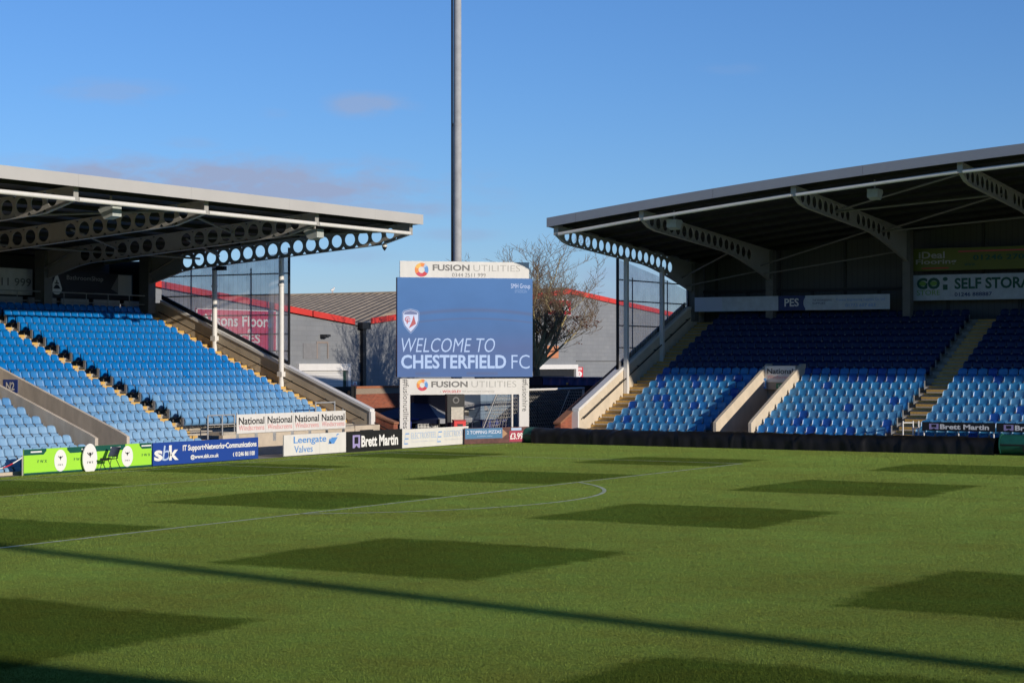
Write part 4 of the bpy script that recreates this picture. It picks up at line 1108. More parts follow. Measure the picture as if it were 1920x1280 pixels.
# roller door (left)
a, b = wp(560, 688), wp(650, 688)
dr = MB(); dr.box(WX + .01, WX + .08, a.y, b.y - .5, -.02, a.z - .22)
door = dr.build('roller_door', ribbed('roller_slats', (.62, .61, .59), (.36, .36, .36), 2, .19, .5), WH)
df = MB(); df.box(WX + .01, WX + .22, a.y - .25, b.y + .15, a.z - .22, a.z + .2); df.box(WX + .01, WX + .22, b.y - .12, b.y + .15, -.02, a.z - .22); df.box(WX + .01, WX + .22, a.y - .25, a.y, -.02, a.z - .22)
df.build('frame', steel_white, door)
MB().box(WX + .01, WX + .03, b.y - .5, b.y - .12, -.02, a.z - .22).build('jamb', ink('dark_green', (.02, .06, .05)), door)
# dark doorway (right)
a, b = wp(1008, 687), wp(1075, 687)
d2 = MB().box(WX + .01, WX + .05, a.y, b.y, -.02, a.z - .2).build('doorway', black, WH)
df = MB(); df.box(WX + .01, WX + .25, a.y - .3, b.y + .3, a.z - .2, a.z + .14); df.box(WX + .01, WX + .25, b.y - .0, b.y + .3, -.02, a.z - .2); df.build('frame', steel_white, d2)
# wall lamp, base band
a = wp(604, 630); lm = MB(); lm.box(WX, WX + .35, a.y - .22, a.y + .22, a.z - .1, a.z + .1); lm.box(WX + .3, WX + .42, a.y - .1, a.y + .32, a.z - .04, a.z + .1); lm.build('wall_lamp', rubber, WH)
a = wp(1142, 676); bb = MB(); bb.box(WX + .01, WX + .05, wp(1080, 676).y, a.y + 14, a.z - .06, a.z); bb.build('wall_joint', mat('joint_grey', (.12, .12, .12)), WH)
# blocked-up opening and a faint painted outline below the lamp
a, b = wp(568, 643), wp(600, 672); m_ = MB(); m_.box(WX + .004, WX + .03, a.y, b.y, b.z, a.z); m_.build('blocked_window', mat('patch_grey', (.205, .207, .213), .85, var=.1), WH)
a, b = wp(594, 640), wp(614, 672); m_ = MB()
for q in (a.y, b.y): m_.box(WX + .031, WX + .04, q - .05, q + .05, b.z, a.z)
m_.box(WX + .031, WX + .04, a.y + .051, b.y - .051, a.z - .1, a.z); m_.build('painted_outline', mat('outline_brown', (.27, .22, .19), .85), WH)
# roof vent
a = wp(362, 530); vt = MB()
vt.tube((WX - 3, a.y - 2.2, a.z - 1.2), (WX - 3, a.y - 2.2, a.z - .1), .35); vt.tube((WX - 3, a.y - 2.2, a.z - .1), (WX - 3, a.y - 2.2, a.z + .5), 1.05, .45, n=16)
vt.build('roof_vent', mat('vent_cream', (.6, .52, .42), .6), WH)
# warehouse signs
def wsign(label, x0, y0_, x1, y1_, m_, texts=(), shapes=(), name='wall_sign'):
    a, b = wp(x0, y1_), wp(x1, y0_); w_, h_ = b.y - a.y, b.z - a.z
    P = Vector((WX + .06, a.y, a.z))
    return sign(name, label, 'sign', P, YU, w_, h_, m_, .05, [(s_, (q[0] * w_, q[1] * w_, q[2] * h_, q[3] * h_), mm, kw) for s_, q, mm, kw in texts],
                [([(u_ * w_, v_ * h_) for u_, v_ in pts], mm, off) for pts, mm, off in shapes])
fr = [([(0, 0), (1, 0), (1, .02), (0, .02)], I_white, .006), ([(0, .98), (1, .98), (1, 1), (0, 1)], I_white, .006), ([(.985, 0), (1, 0), (1, 1), (.985, 1)], I_white, .006), ([(0, 0), (.015, 0), (.015, 1), (0, 1)], I_white, .006)]
wsign('large crimson sign on the warehouse seen through the left wind screen', 366, 583, 518, 660, I_crim,
      [('Allsons Floors', (.06, .93, .60, .88), I_white, {'bold': .02}), ('&', (.62, .68, .46, .56), I_white, {'bold': .02}), ('LCES', (.44, .78, .22, .44), I_white, {'bold': .02})], fr)
wsign('red sign with two white triangles on the warehouse gable behind the tree', 1022, 562, 1069, 590, I_red,
      [], [([(.05, .3), (.40, .3), (.40, .95)], I_white, .006), ([(.58, .3), (.92, .3), (.80, .8)], I_white, .006), ([(.46, 0), (.5, 0), (.5, 1), (.46, 1)], I_white, .008), ([(0, 0), (1, 0), (1, .05), (0, .05)], I_white, .008), ([(0, .95), (1, .95), (1, 1), (0, 1)], I_white, .008)])
wsign('faded orange panel low on the warehouse wall behind the tree', 1025, 648, 1046, 671, ink('faded_orange', (.55, .22, .10)))
wsign('narrow red safety sign with white disc beside the dark doorway', 1077, 688, 1092, 708, I_red,
      [('2', (.38, .62, .22, .48), I_red, {'off': .02})], [([(.5 + .36 * math.cos(i * .52), .35 + .28 * math.sin(i * .52)) for i in range(12)], I_white, .008), ([(.15, .75), (.85, .75), (.85, .83), (.15, .83)], I_white, .008), ([(.15, .88), (.85, .88), (.85, .93), (.15, .93)], I_white, .008)])
wsign('small pink and white notice right of the roller door', 660, 715, 668, 722.5, I_white, [], [([(.3, .25), (.7, .25), (.7, .75), (.3, .75)], I_pink, .006), ([(0, 0), (1, 0), (1, .2), (0, .2)], I_pink, .006)])
wsign('tiny pink notice at the foot of the roller door frame', 652, 718, 657.5, 723.5, I_white, [], [([(0, 0), (1, 0), (1, .5), (0, .5)], I_crim, .006)])
# gull on the ridge
g0 = Vector((WX - 22, pk.y, pk.z + .31)); gl = thing('gull', 'white gull perched on the warehouse roof ridge', 'bird', g0.to_tuple())
m_ = MB(); bp = [(0, -.22, .2, .03), (0, -.12, .22, .09), (0, .02, .24, .12), (0, .14, .30, .09), (0, .2, .38, .06), (0, .25, .44, .07), (0, .31, .43, .03)]
for (a, b) in zip(bp, bp[1:]): m_.tube(g0 + Vector(a[:3]), g0 + Vector(b[:3]), a[3], b[3], n=10)
m_.build('body', white_p, gl)
m_ = MB(); m_.tube(g0 + Vector((0, .31, .43)), g0 + Vector((0, .38, .41)), .02, .006, n=6); m_.build('beak', I_yellow, gl)
m_ = MB()
for s_ in (-.04, .04): m_.tube(g0 + Vector((s_, .02, -.03)), g0 + Vector((s_, .03, .16)), .01)
m_.build('leg', I_orange, gl)

# ------------------------------------------------------------ bare tree
TR = thing('bare_tree', 'leafless tree with pale mossy limbs behind the video screen', 'tree', (-10.5, 51.0, 0))
bark = mat('bark', (.14, .105, .06), .95, var=.4, scale=5, bump=.5, bscale=15)
twig_m = mat('twig', (.20, .14, .085), .95, var=.3, scale=3); moss = mat('mossy_limb', (.38, .31, .15), .95, var=.4, scale=4, bump=.4)
seed_m = mat('dry_seed', (.17, .075, .055), .95, var=.3, scale=6)
rt = random.Random(11)
trunk, limbs, twigs, seeds_ = MB(), MB(), MB(), MB()
base = Vector((-10.5, 51.0, -.05)); p = base.copy(); pts = [p.copy()]
for i in range(6): p = p + Vector((rt.uniform(-.06, .06), rt.uniform(-.06, .06), .62)); pts.append(p.copy())
rad = [.32, .26, .24, .23, .22, .22, .22]
for i in range(6): trunk.tube(pts[i], pts[i + 1], rad[i], rad[i + 1], n=12)
def grow(p, d, L, r, lvl):
    n_ = 4 if lvl < 2 else 3; q = p.copy(); dd = d.copy(); mb = limbs if lvl < 2 else twigs
    for i in range(n_):
        up = .10 if lvl < 2 else .05
        dd = (dd + Vector((rt.uniform(-1, 1), rt.uniform(-1, 1), rt.uniform(-.6, .8))) * (.13 if lvl < 3 else .2) + Vector((0, 0, up))).normalized()
        q2 = q + dd * (L / n_); r0, r1 = r * (1 - .6 * i / n_), r * (1 - .6 * (i + 1) / n_)
        mb.tube(q, q2, r0, r1, n=7 if lvl < 2 else 4, cap=False)
        if lvl < 4:
            for _ in range((2 if lvl == 0 else (2 if rt.random() < .55 else 1)) if i > 0 or lvl > 0 else 1):
                ax = Vector((rt.uniform(-1, 1), rt.uniform(-1, 1), rt.uniform(-.5, .9))).normalized()
                nd = (dd * .75 + ax * .62).normalized()
                if nd.z < -.15: nd.z *= .3
                grow(q2, nd, L * rt.uniform(.42, .62), max(.010, r1 * .55), lvl + 1)
        q = q2
    if lvl == 4 and q.z < 7.2 and q.y > 51.5 and rt.random() < .10:
        for _ in range(3):
            c = q + Vector((rt.uniform(-.1, .1), rt.uniform(-.1, .1), rt.uniform(-.12, .05))); seeds_.tube(c, c + Vector((.03, .02, -.07)), .035, .02, n=5)
top = pts[-1]
for i, (az, til, L, r) in enumerate([(10, 8, 4.9, .15), (60, 30, 4.3, .12), (110, 40, 4.0, .11), (75, 58, 3.8, .10), (170, 28, 4.2, .11), (230, 34, 4.2, .12), (290, 24, 4.5, .13), (335, 40, 4.0, .11), (255, 52, 3.6, .09), (206, 50, 4.6, .10), (140, 16, 4.7, .13)]):
    a, t_ = R_(az), R_(til)
    grow(top + Vector((0, 0, -rt.uniform(0, .5))), Vector((math.cos(a) * math.sin(t_), math.sin(a) * math.sin(t_), math.cos(t_))), L, r, 0)
for m_ in (limbs, twigs, seeds_):
    m_.v = [(base.x + (a - base.x) * 1.12, base.y + (b - base.y) * 1.12, top.z + (c - top.z) * .84 if c > top.z else c) for a, b, c in m_.v]
trunk.build('trunk', bark, TR); lo = limbs.build('limbs', moss, TR); twigs.build('twigs', twig_m, TR)
seeds_.build('seed_heads', seed_m, TR)

# ------------------------------------------------------------ things in the corner yard
# brick boundary wall with soldier course, black gate panel
BWX = -13.2
a, b = pix(0, BWX, 668, 724), pix(0, BWX, 842, 724)
bw_ = thing('brick_wall', 'red brick yard wall with pale soldier course beside the video screen', 'wall', (BWX, (a.y + b.y) / 2, 0))
zt = a.z
MB().box(BWX - .33, BWX, a.y, b.y, -.03, zt - .42).build('brickwork', brick, bw_)
sc = MB(); yy = a.y
while yy < b.y - .07: sc.box(BWX - .32, BWX + .005, yy, yy + .062, zt - .42, zt - .12); yy += .075
sc.box(BWX - .31, BWX - .012, a.y, b.y, zt - .42, zt - .12); sc.build('soldier_course', mat('pale_brick', (.33, .26, .20), .9, var=.3, scale=20), bw_)
MB().box(BWX - .36, BWX + .03, a.y, b.y, zt - .12, zt).build('coping', mat('coping_brick', (.35, .13, .06), .9, var=.2, scale=6), bw_)
g0_ = pix(0, BWX, 596, 724).y
gt_ = thing('metal_gate', 'black sheet metal gate left of the brick yard wall', 'gate', (BWX, (g0_ + a.y) / 2, 0))
MB().box(BWX - .12, BWX - .04, g0_, a.y - .02, .0, zt).build('gate_leaf', black, gt_)
m_ = MB()
for q in (g0_ + .05, (g0_ + a.y) / 2, a.y - .1): m_.box(BWX - .04, BWX + .02, q - .04, q + .04, 0, zt)
m_.build('gate_frame', rubber, gt_)
c = pix(0, BWX + .03, 654, 736); m_ = MB(); m_.flat((BWX + .0, c.y, c.z), YU, Z3, [(.12 * math.cos(i * .6), .12 * math.sin(i * .6)) for i in range(10)], .03, 0); m_.build('emblem', I_orange, gt_)

def zpix(x, y, Z):
    d = _f * FPX + _r * (x - 960) + _u * (640 - y); return CAM + d * (Z / FPX)
# gazebo
ga = zpix(798, 746, 98); gz = zpix(698, 784, 98).z
GZ = thing('gazebo', 'low navy canopy with one side coloured grey for sunlight under the video screen', 'gazebo', (ga.x, ga.y, 0))
cr = [(-2.2, -2.6), (2.4, -2.4), (2.4, 2.4), (-2.2, 2.5)]
navy = mat('navy_canvas', (.012, .022, .07), .8, var=.2, scale=2); greyc = mat('grey_and_lit_canvas', (.30, .31, .34), .8, var=.1)
cm = MB(); apx = Vector((ga.x, ga.y, ga.z))
C4 = [Vector((ga.x + q[0], ga.y + q[1], gz + .05)) for q in cr]
for i in range(4):
    p_, q_ = C4[i], C4[(i + 1) % 4]; mi = 1 if i == 1 else 0  # sunward face of the navy canopy coloured grey to stand for sunlight
    m1, m2 = (p_ + apx) / 2 - Z3 * .06, (q_ + apx) / 2 - Z3 * .06
    cm.add([p_, q_, m2, m1, apx], [(0, 1, 2, 3), (3, 2, 4)], mi)
    cm.add([p_, q_, q_ - Z3 * .22, p_ - Z3 * .22], [(0, 1, 2, 3)], mi)
cm.build('canopy', [navy, greyc], GZ)
for q in C4: MB().tube((q.x, q.y, -.02), (q.x, q.y, q.z), .04).build('leg', black, GZ)
m_ = MB(); m_.box(ga.x - 2.1, ga.x - 2.0, ga.y - 2.5, ga.y + 2.4, -.02, gz - .1); m_.build('back_sheet', rubber, GZ)
# totem
t0_ = zpix(855, 800, 90.7); TT = thing('totem_sign', 'black totem with cream poster beneath the portal beam', 'sign', (t0_.x, t0_.y, 0))
Pq = Vector((t0_.x, t0_.y, -.02)) - DU * .42
z1_ = zpix(855, 742, 90.7).z
MB().obox(Pq, DU, Z3, .84, z1_ + .1, .5).build('body', black, TT)
m_ = MB(); zz = zpix(855, 790, 90.7).z; z2_ = zpix(855, 763, 90.7).z
m_.obox(Pq + DU * .18 + DN * .03 + Z3 * .3, DU, Z3, .6, z2_ + .02 - .3, .03); m_.build('poster', mat('cream_poster', (.55, .51, .42), .6, var=.15, scale=8), TT)
m_ = MB(); cz = zpix(855, 750, 90.7).z
for (pts, mm, off) in ring(.42, cz + .02, .10, .16, 0, 360, 16, 0, .006) + disc(.5, .95, .1, .1, 0, .04): m_.flat(Pq, DU, Z3, pts, off, 0)
m_.build('emblem', I_grey, TT)
# red box
rb0 = zpix(863, 800, 89.8); RB = thing('red_bin', 'bright red box with black slot behind the white pitchside board', 'bin', (rb0.x, rb0.y, 0))
Pq = Vector((rb0.x, rb0.y, -.02)) - DU * .29; zt_ = zpix(863, 789, 89.8).z
MB().obox(Pq, DU, Z3, .56, zt_ + .02, .45).build('body', ink('signal_red', (.72, .03, .03)), RB)
MB().obox(Pq + DU * .15 + DN * .012 + Z3 * (zt_ - .22), DU, Z3, .26, .10, .01).build('slot', black, RB)
MB().obox(Pq - DU * .02 + DN * .02 + Z3 * (zt_ + .02), DU, Z3, .60, .05, .49).build('lid', ink('dark_red', (.35, .02, .02)), RB)
# louvred kiosk
k0 = zpix(884, 800, 97.5); KI = thing('kiosk', 'cream slatted kiosk with dark window and grey canopy behind the totem', 'kiosk', (k0.x, k0.y, 0))
Pq = Vector((k0.x, k0.y, -.02)) - DU * .55
slat = ribbed('cream_slats', (.50, .48, .42), (.22, .21, .19), 2, .17, .6); zk = zpix(884, 768, 97.5).z
MB().obox(Pq, DU, Z3, 1.15, zk + .05, 1.0).build('body', slat, KI)
MB().obox(Pq + DN * .02 + Z3 * (zk - .42), DU, Z3, 1.15, .32, .02).build('window', black, KI)
MB().prism([Pq + DN * .25 - DU * .2 + Z3 * (zk + .1), Pq + DN * .25 + DU * 1.45 + Z3 * (zk - .02), Pq + DN * .25 + DU * 1.3 + Z3 * (zk + .22), Pq + DN * .25 - DU * .2 + Z3 * (zk + .55)], -DN * 1.4).build('canopy', greyc, KI)
# steel blue cabin
m_ = ribbed('blue_grey_sheet', (.20, .27, .36), (.16, .22, .31), 1, .6, .5)
CBN = thing('site_cabin', 'sunlit blue grey steel cabin seen through the portal', 'cabin', (-6.5, 39, 0))
ya, yb_ = pix(0, -5.2, 901, 760).y, pix(0, -5.2, 990, 760).y
MB().box(-8, -5.2, ya, yb_, -.03, 2.55).build('wall', m_, CBN); MB().box(-8.1, -5.1, ya - .1, yb_ + .1, 2.55, 2.7).build('roof', black, CBN)
m_ = MB(); m_.tube((-4.95, ya + .1, .6), (-4.95, yb_ - .9, 1.4), .035)
for q in (.1, .5, .9): m_.tube((-4.95, ya + .1 + (yb_ - ya - 1) * q, 0), (-4.95, ya + .1 + (yb_ - ya - 1) * q, .6 + .8 * q), .025); m_.build('handrail', rubber, CBN)
DKC = thing('site_cabin', 'cabin coloured dark navy for shade left of the blue grey cabin', 'cabin', (-7.2, 35, 0))
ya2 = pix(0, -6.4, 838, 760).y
MB().box(-8.4, -6.4, ya2, ya - .12, -.03, 2.15).build('wall', ribbed('shade_navy_sheet', (.012, .016, .035), (.02, .025, .05), 1, .4, .6), DKC)  # wall colour near black, so it holds the yard shade itself
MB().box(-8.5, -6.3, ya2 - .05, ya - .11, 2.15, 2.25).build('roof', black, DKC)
# corrugated blue container by the right stand
ca, cb_ = pix(1, 44.5, 1018, 712).x, EEND - .6
BC = thing('shipping_container', 'blue corrugated container with sunlit top edge beside the right stand', 'container', ((ca + cb_) / 2, 46, 0))
m_ = MB(); x = ca; zt = pix(1, 44.5, 1080, 707).z
vs, fs = [], []
n_ = int((cb_ - ca) / .14)
for i in range(n_ + 1):
    o_ = .05 if (i // 2) % 2 else 0
    for zz in (-.03, zt - .06): vs.append((ca + i * .14, 44.5 + o_, zz))
for i in range(n_): fs.append((2 * i, 2 * i + 2, 2 * i + 3, 2 * i + 1))
m_.add(vs, fs); m_.box(ca, cb_, 44.58, 47, -.03, zt - .06)
m_.build('body', mat('container_blue', (.025, .06, .20), .5, var=.15, scale=2), BC)
MB().box(ca - .03, cb_ + .03, 44.44, 47.05, zt - .06, zt).build('roof', mat('container_roof', (.03, .05, .13), .6), BC)
m_ = MB(); c = pix(1, 44.4, 1063, 719); m_.tube((c.x, 44.4, c.z), (c.x, 44.48, c.z), .06, n=8); m_.build('beacon', I_yellow, BC)
BC2 = thing('shipping_container', 'container coloured dark for shade left of the sunlit corrugated container', 'container', (ca - 2, 46, 0))
MB().box(ca - 4.5, ca - .1, 44.6, 47, -.03, zt - .02).build('body', ribbed('shaded_container_sheet', (.012, .014, .03), (.02, .022, .045), 0, .3, .6), BC2)  # container blue darkened, its shade put into the sheet colour
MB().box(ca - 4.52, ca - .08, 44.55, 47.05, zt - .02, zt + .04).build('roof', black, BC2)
# dark wind break netting under the container edge
WB = thing('windbreak', 'black sheeting hung below the container behind the stored goal', 'windbreak', ((ca + cb_) / 2, 43.9, 0))
MB().box(ca - 3.5, cb_ - .05, 43.9, 43.94, .0, pix(1, 43.9, 1080, 722).z).build('sheet', mat('black_sheet', (.008, .008, .009), .9), WB)
for q in (ca - 3.4, ca, cb_ - .2): MB().tube((q, 43.86, 0), (q, 43.86, 2.4), .04).build('post', black, WB)

# stored goal with net
GO = thing('football_goal', 'white football goal with net stored behind the screen portal', 'goal', (-2.2, 38, 0))
gx, g_a, g_b = -2.2, 34.4, 41.72
for yy in (g_a, g_b): MB().tube((gx, yy, 0), (gx, yy, 2.44), .06, n=12).build('post', steel_white, GO)
MB().tube((gx, g_a - .06, 2.44), (gx, g_b + .06, 2.44), .06, n=12).build('crossbar', steel_white, GO)
m_ = MB()
for yy in (g_a, g_b): m_.path([(gx, yy, 2.44), (gx - .8, yy, 2.4), (gx - 1.9, yy, .05)], .025, n=6); m_.tube((gx - 1.9, yy, .05), (gx, yy, .05), .03)
m_.tube((gx - 1.9, g_a, .05), (gx - 1.9, g_b, .05), .03); m_.build('net_support', steel_white, GO)
nt = MB()
def netgrid(f, nu, nv):
    for i in range(nu + 1):
        for j in range(nv): nt.tube(f(i / nu, j / nv), f(i / nu, (j + 1) / nv), .009, n=3, cap=False)
    for j in range(nv + 1):
        for i in range(nu): nt.tube(f(i / nu, j / nv), f((i + 1) / nu, j / nv), .009, n=3, cap=False)
def backp(u, v):
    y_ = g_a + (g_b - g_a) * u
    if v < .25: return Vector((gx - .8 * v / .25, y_, 2.44 - .04 * v / .25))
    q = (v - .25) / .75; return Vector((gx - .8 - 1.1 * q - .12 * math.sin(math.pi * q), y_, 2.4 - 2.35 * q))
netgrid(backp, 40, 16)
for yy in (g_a, g_b): netgrid(lambda u, v, yy=yy: Vector((gx - (.8 + 1.1 * v) * u, yy, 2.42 - 2.37 * v)), 9, 14)
nt.build('net', mat('net_cord', (.62, .60, .55), .8, var=.1), GO)
# blue barrels and barrier
for i, (x, lab) in enumerate(((914, 'blue bin in the corner yard, left of two others'), (927, 'blue bin in the corner yard, between two others'), (941, 'blue bin in the corner yard behind the goal net'))):
    q = zpix(x, 800, 96.8); B = thing('wheelie_bin', lab, 'bin', (q.x, q.y, 0), 'blue bins in the corner yard'); zt_ = zpix(x, 786, 96.8).z
    MB().prism([(q.x - .22, q.y - .22, 0), (q.x + .22, q.y - .22, 0), (q.x + .22, q.y + .22, 0), (q.x - .22, q.y + .22, 0)], (0, 0, zt_ - .06)).build('body', mat('bin_blue', (.012, .04, .30), .5), B)
    MB().box(q.x - .26, q.x + .26, q.y - .26, q.y + .26, zt_ - .06, zt_).build('lid', mat('bin_lid', (.01, .03, .22), .4), B)
    MB().tube((q.x - .2, q.y + .28, .1), (q.x + .2, q.y + .28, .1), .09, n=10).build('wheel', rubber, B)
q = zpix(885, 800, 96.5); q2 = zpix(905, 800, 96.5)
BA = thing('crowd_barrier', 'dark tubular barrier right of the red box', 'barrier', (q.x, q.y, 0))
zt_ = zpix(890, 787, 96.5).z; m_ = MB(); m_.path([(q.x, q.y, 0), (q.x, q.y, zt_ - .1), (q.x + .1, q.y + .1, zt_), (q2.x, q2.y, zt_), (q2.x, q2.y, 0)], .03)
m_.tube((q.x, q.y, zt_ * .6), (q2.x, q2.y, zt_ * .6), .025); m_.build('rail', mat('barrier_navy', (.015, .02, .06), .5), BA)
q = zpix(836, 800, 95.5); q2 = zpix(853, 800, 95.5)
BA = thing('crowd_barrier', 'pale metal barrier end left of the red box', 'barrier', (q.x, q.y, 0))
zt_ = zpix(836, 790, 90.7).z; m_ = MB(); m_.path([(q.x, q.y, 0), (q.x, q.y, zt_), (q2.x, q2.y, zt_)], .03); m_.tube((q.x + .07, q.y + .05, 0), (q.x + .07, q.y + .05, zt_), .03); m_.build('rail', steel_white, BA)
# wire cage
q = zpix(803, 803, 95); WC = thing('wire_cage', 'pale wire cage standing under the navy canopy', 'cage', (q.x, q.y, 0)); zt_ = zpix(803, 794.5, 95).z
m_ = MB(); Pq = Vector((q.x, q.y, 0)) - DU * .52
for i in range(7): m_.tube(Pq + DU * (1.04 * i / 6), Pq + DU * (1.04 * i / 6) + Z3 * zt_, .014, n=4)
for i in range(5): m_.tube(Pq + Z3 * (zt_ * (i + .6) / 4.6), Pq + DU * 1.04 + Z3 * (zt_ * (i + .6) / 4.6), .014, n=4)
m_.build('mesh_side', steel_white, WC); MB().obox(Pq - DN * .1 + Z3 * .05, DU, Z3, 1.04, zt_ - .1, .6).build('contents', mat('wrapped_goods', (.42, .42, .40), .8, var=.3, scale=6), WC)
# blue rail under the canopy
qa, qb = zpix(770, 786, 95.3), zpix(838, 786, 95.3)
BA = thing('crowd_barrier', 'long bright blue rail under the navy canopy', 'barrier', (qa.x, qa.y, 0)); m_ = MB(); m_.tube(qa, qb, .04)
for q in (qa, (qa + qb) / 2, qb): m_.tube((q.x, q.y, 0), q, .035)
m_.build('rail', mat('rail_blue', (.02, .04, .30), .5), BA)
qa = zpix(737, 797, 96); PB = thing('post', 'short bright blue post beside the left portal leg', 'post', (qa.x, qa.y, 0)); m_ = MB(); m_.tube((qa.x, qa.y, 0), (qa.x, qa.y, zpix(737, 792, 96).z), .07, n=12); m_.tube((qa.x, qa.y, 0), (qa.x, qa.y, .05), .14, n=12); m_.build('shaft', mat('post_blue', (.03, .05, .45), .5), PB)
qa = zpix(1045, 795, 92); PB = thing('corner_post', 'thin blue post behind the black cover', 'post', (qa.x, qa.y, 0)); m_ = MB(); m_.tube((qa.x, qa.y, 0), (qa.x, qa.y, zpix(1045, 789, 92).z), .03, n=10); m_.tube((qa.x, qa.y, 0), (qa.x, qa.y, .04), .1, n=10); m_.build('shaft', mat('post_blue', (.03, .05, .45), .5), PB)

# pizza board between the white board and the black cover
Pa = Vector((-1.25, 28.55, .02)); Pb = Vector((.15, 32.05, .02)); PU = (Pb - Pa).normalized(); w = (Pb - Pa).length; h = .74
sp0 = []
for cx, m_ in ((.9, I_orange), (1.65, I_red), (2.2, I_orange), (2.55, I_crim)): sp0 += disc(cx, .1, .36, .16, m_, .004)
pz_dark = mat('pizza_picture', (.10, .035, .03), .6, var=.5, scale=6)
sign('advertising_board', 'pizza advert board with blue panel and red price panel in the corner', 'advertising board', Pa, PU, w, h, pz_dark, .05,
     [('2 TOPPING PIZZAS', (.12, w * .56, .46, .62), I_mauve, {'bold': .015}), ('available today', (.7, 1.6, .32, .38), I_pale), ('\u00a33.99', (w * .70, w * .90, .16, .46), I_white, {'bold': .02})],
     rect(.02, w * .58, .24, .72, mat('pizza_blue', (.06, .19, .36), .5, var=.1), .008) + [([(w * .58, .24), (w * .66, .44), (w * .58, .66)], mat('pizza_tan', (.38, .22, .12)), .008)] + rect(w * .69, w * .92, .06, .56, mat('pizza_red', (.36, .03, .07), .5, var=.1), .008) + rect(w * .72, w * .88, .58, .70, I_pale, .008) + rect(w * .945, w, .06, .56, I_crim, .008))

# pitch cover rolled along the touchline
CV = thing('pitch_cover', 'long black plastic pitch cover bundled along the right touchline', 'pitch cover', (11, 32.1, 0))
cvm = MB(); NX, NA = 420, 15; xa, xb_ = .55, 22.75; rc = random.Random(5)
def wr(x, a): return .03 * math.sin(3.1 * x + 2 * math.sin(a * 2)) + .022 * math.sin(9.7 * x + 3.3 * a) + .028 * math.sin(5.3 * x - 2.1 * a + 1.3) 
folds = [(rc.uniform(xa, xb_), rc.uniform(.05, .11), rc.uniform(.04, .11), rc.uniform(-.5, .5)) for _ in range(34)]
vs = []
for i in range(NX + 1):
    x = xa + (xb_ - xa) * i / NX
    for j in range(NA + 1):
        a = math.pi * j / NA
        r = 1 + wr(x, a) * 1.2
        for fx, fw, fh, sl_ in folds:
            dx = (x - fx - sl_ * (a - 1.2)) / fw
            if abs(dx) < 3: r += fh * math.exp(-dx * dx)
        yy = 32.05 - math.cos(a) * .52 * r; zz = (.74 + .02 * math.sin(x * .7)) * (max(0, math.sin(a)) ** .55) * (.95 + .06 * (r - 1) * 6)
        vs.append((x, yy, zz if 0 < j < NA else 0))
cvm.add(vs, [(i * (NA + 1) + j, (i + 1) * (NA + 1) + j, (i + 1) * (NA + 1) + j + 1, i * (NA + 1) + j + 1) for i in range(NX) for j in range(NA)], 0, True)
cvm.build('sheet', mat('black_plastic', (.010, .0095, .009), .5, var=.3, scale=2, bump=.4, bscale=9, spec=.3), CV)
green_d = mat('green_drum', (.010, .10, .072), .5, var=.2, scale=3)
m_ = MB(); m_.tube((-.15, 32.05, .36), (.62, 32.05, .36), .38, n=24); m_.build('end_drum', green_d, CV)
m_ = MB(); m_.box(-.1, .5, 31.66, 31.68, .33, .37); m_.build('drum_band', black, CV)
GR = thing('cover_roller', 'green cover roller with dark slot at the right edge of the touchline', 'roller', (24.2, 32.1, 0))
m_ = MB(); m_.tube((22.95, 32.1, .42), (26.5, 32.1, .42), .42, n=28); m_.build('drum', green_d, GR)
m_ = MB(); m_.box(22.9, 26.5, 31.66, 31.72, .40, .46); m_.box(23.9, 26.5, 31.62, 31.72, .16, .40); m_.build('slot', black, GR)
m_ = MB()
for x in (22.88, 26.5): m_.tube((x, 32.1, .42), (x + .05, 32.1, .42), .46, n=28)
m_.build('flange', green_d, GR)

# plastic chair in front of the lime board
q = pix(0, -.85, 208, 870); CH = thing('plastic_chair', 'grey plastic chair with thin black legs facing left before the lime board', 'chair', (q.x, q.y, 0))
cp_ = mat('chair_grey', (.09, .105, .15), .4, var=.1); x, y = q.x, q.y
m_ = MB(); vs = []
for j, (yy, zz) in enumerate([(-.34, .40), (-.28, .44), (-.05, .43), (.12, .44)]):
    for i in range(5): u = i / 4 * 2 - 1; vs.append((x + u * .22, y + yy, zz + .02 * u * u))
n_ = len(vs); vs += [(a, b, c - .025) for a, b, c in vs]
fs = [(j * 5 + i, j * 5 + i + 1, j * 5 + i + 6, j * 5 + i + 5) for j in range(3) for i in range(4)]
m_.add(vs, fs + [tuple(n_ + t for t in reversed(f)) for f in fs] + [(i, n_ + i, n_ + i + 1, i + 1) for i in range(4)] + [(15 + i + 1, n_ + 16 + i, n_ + 15 + i, 15 + i) for i in range(4)], 0, True); m_.build('seat', rubber, CH)
m_ = MB(); vs = []
for j, (yy, zz) in enumerate([(.12, .50), (.19, .62), (.26, .74), (.31, .84)]):
    for i in range(5): u = i / 4 * 2 - 1; vs.append((x + u * (.23 - .01 * j), y + yy - .05 * u * u, zz))
n_ = len(vs); vs += [(a, b + .03, c) for a, b, c in vs]
m_.add(vs, fs + [tuple(n_ + t for t in reversed(f)) for f in fs] + [(i, n_ + i, n_ + i + 1, i + 1) for i in range(4)] + [(15 + i + 1, n_ + 16 + i, n_ + 15 + i, 15 + i) for i in range(4)], 0, True); m_.build('backrest', cp_, CH)
for sx_ in (-.2, .2):
    MB().tube((x + sx_, y - .2, .43), (x + sx_ * 1.1, y - .34, 0), .013, n=6).build('leg', black, CH)
    MB().path([(x + sx_, y + .14, .52), (x + sx_, y + .05, .42), (x + sx_ * 1.1, y + .30, 0)], .013, n=6).build('leg', black, CH)
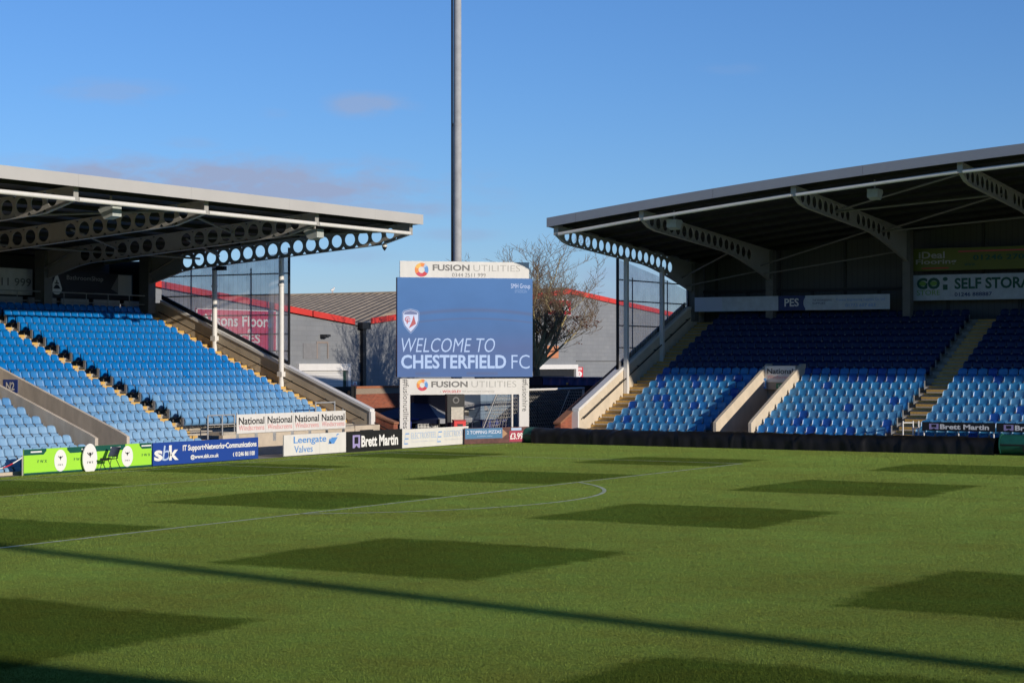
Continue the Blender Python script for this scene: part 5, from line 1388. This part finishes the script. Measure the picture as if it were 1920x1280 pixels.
# rope barrier at the far left
a, b = pix(0, BX - .05, 42, 857), pix(0, BX - .05, -20, 872)
RP = thing('rope_barrier', 'red and white rope hung beside the lime board', 'rope', (BX - .05, a.y, 0)); m_ = MB()
m_.tube((BX - .05, a.y, 0), (BX - .05, a.y, a.z + .06), .03); RPo = m_.build('post', steel_grey, RP)
m_ = MB(); m_.tube((BX - .05, a.y - 2.4, 0), (BX - .05, a.y - 2.4, a.z + .06), .03); m_.build('post', steel_grey, RP)
rr, rw_ = MB(), MB()
for i in range(16):
    t0_, t1_ = i / 16, (i + 1) / 16; f_ = lambda t: (BX - .05, a.y - 2.4 * t, a.z - .34 * math.sin(math.pi * t))
    (rw_ if (i // 3) % 2 == 0 else rr).tube(f_(t0_), f_(t1_), .022)
o = rr.build('rope', I_red, RP); rw_.build('white_length', I_white, o)

# lamps and cameras under the roofs
def roof_lamp(p, label, U):
    t = thing('loudspeaker', label, 'loudspeaker', p, 'boxes hung under the stand roofs'); p = Vector(p); U = Vector(U)
    side = Vector((-U.y, U.x, 0))
    a = [p + U * .30 + Z3 * .0, p + U * .30 - Z3 * .36, p - U * .12 - Z3 * .46, p - U * .42 - Z3 * .1, p - U * .3 + Z3 * .0]
    MB().prism([q - side * .24 for q in a], side * .48).build('case', mat('speaker_case', (.42, .45, .43), .5), t)
    MB().box(p.x - .03, p.x + .03, p.y - .03, p.y + .03, p.z, p.z + .42).build('bracket', steel_grey, t)
q = pix(0, TIP - 1.0, 208, 388); roof_lamp(q.to_tuple(), 'pale box between the two leftmost girders under the left roof', (1, 0, 0))
q = pix(0, TIP - .9, 590, 430); roof_lamp(q.to_tuple(), 'pale box beside the girder nearest the left roof end', (1, 0, 0))
q = pix(1, ETIP + 1.2, 1264, 412); roof_lamp(q.to_tuple(), 'dull box under the right roof near its open end', (0, -1, 0))
q = pix(1, ETIP + 1.6, 1640, 355); roof_lamp(q.to_tuple(), 'dim box under the right roof between two bare braces', (0, -1, 0))
q = pix(1, 24.6, 721, 462); CC = thing('dome_camera', 'white dome camera hanging below the left roof tip', 'camera', q.to_tuple())
m_ = MB(); m_.tube(q + Z3 * .16, q + Z3 * 1.25, .018); m_.build('stem', steel_white, CC)
m_ = MB(); m_.tube(q + Z3 * .16, q + Z3 * .05, .06, .12, n=14); m_.tube(q + Z3 * .05, q - Z3 * .02, .12, n=14); m_.build('housing', steel_white, CC)
m_ = MB()
for i in range(4): m_.tube(q - Z3 * (.02 + .045 * i), q - Z3 * (.02 + .045 * (i + 1)), .11 * math.cos(i * .38), .11 * math.cos((i + 1) * .38), n=14)
m_.build('dome', black, CC)
q = pix(1, 24.7, 415, 503); CC = thing('security_camera', 'black camera on the end column below the left roof', 'camera', q.to_tuple())
m_ = MB(); m_.box(q.x - .25, q.x + .25, q.y - .1, q.y + .1, q.z - .1, q.z + .1); m_.build('body', black, CC); m_ = MB(); m_.tube(q - XU * .2, q - XU * .55 - Z3 * .05, .05); m_.build('arm', rubber, CC)
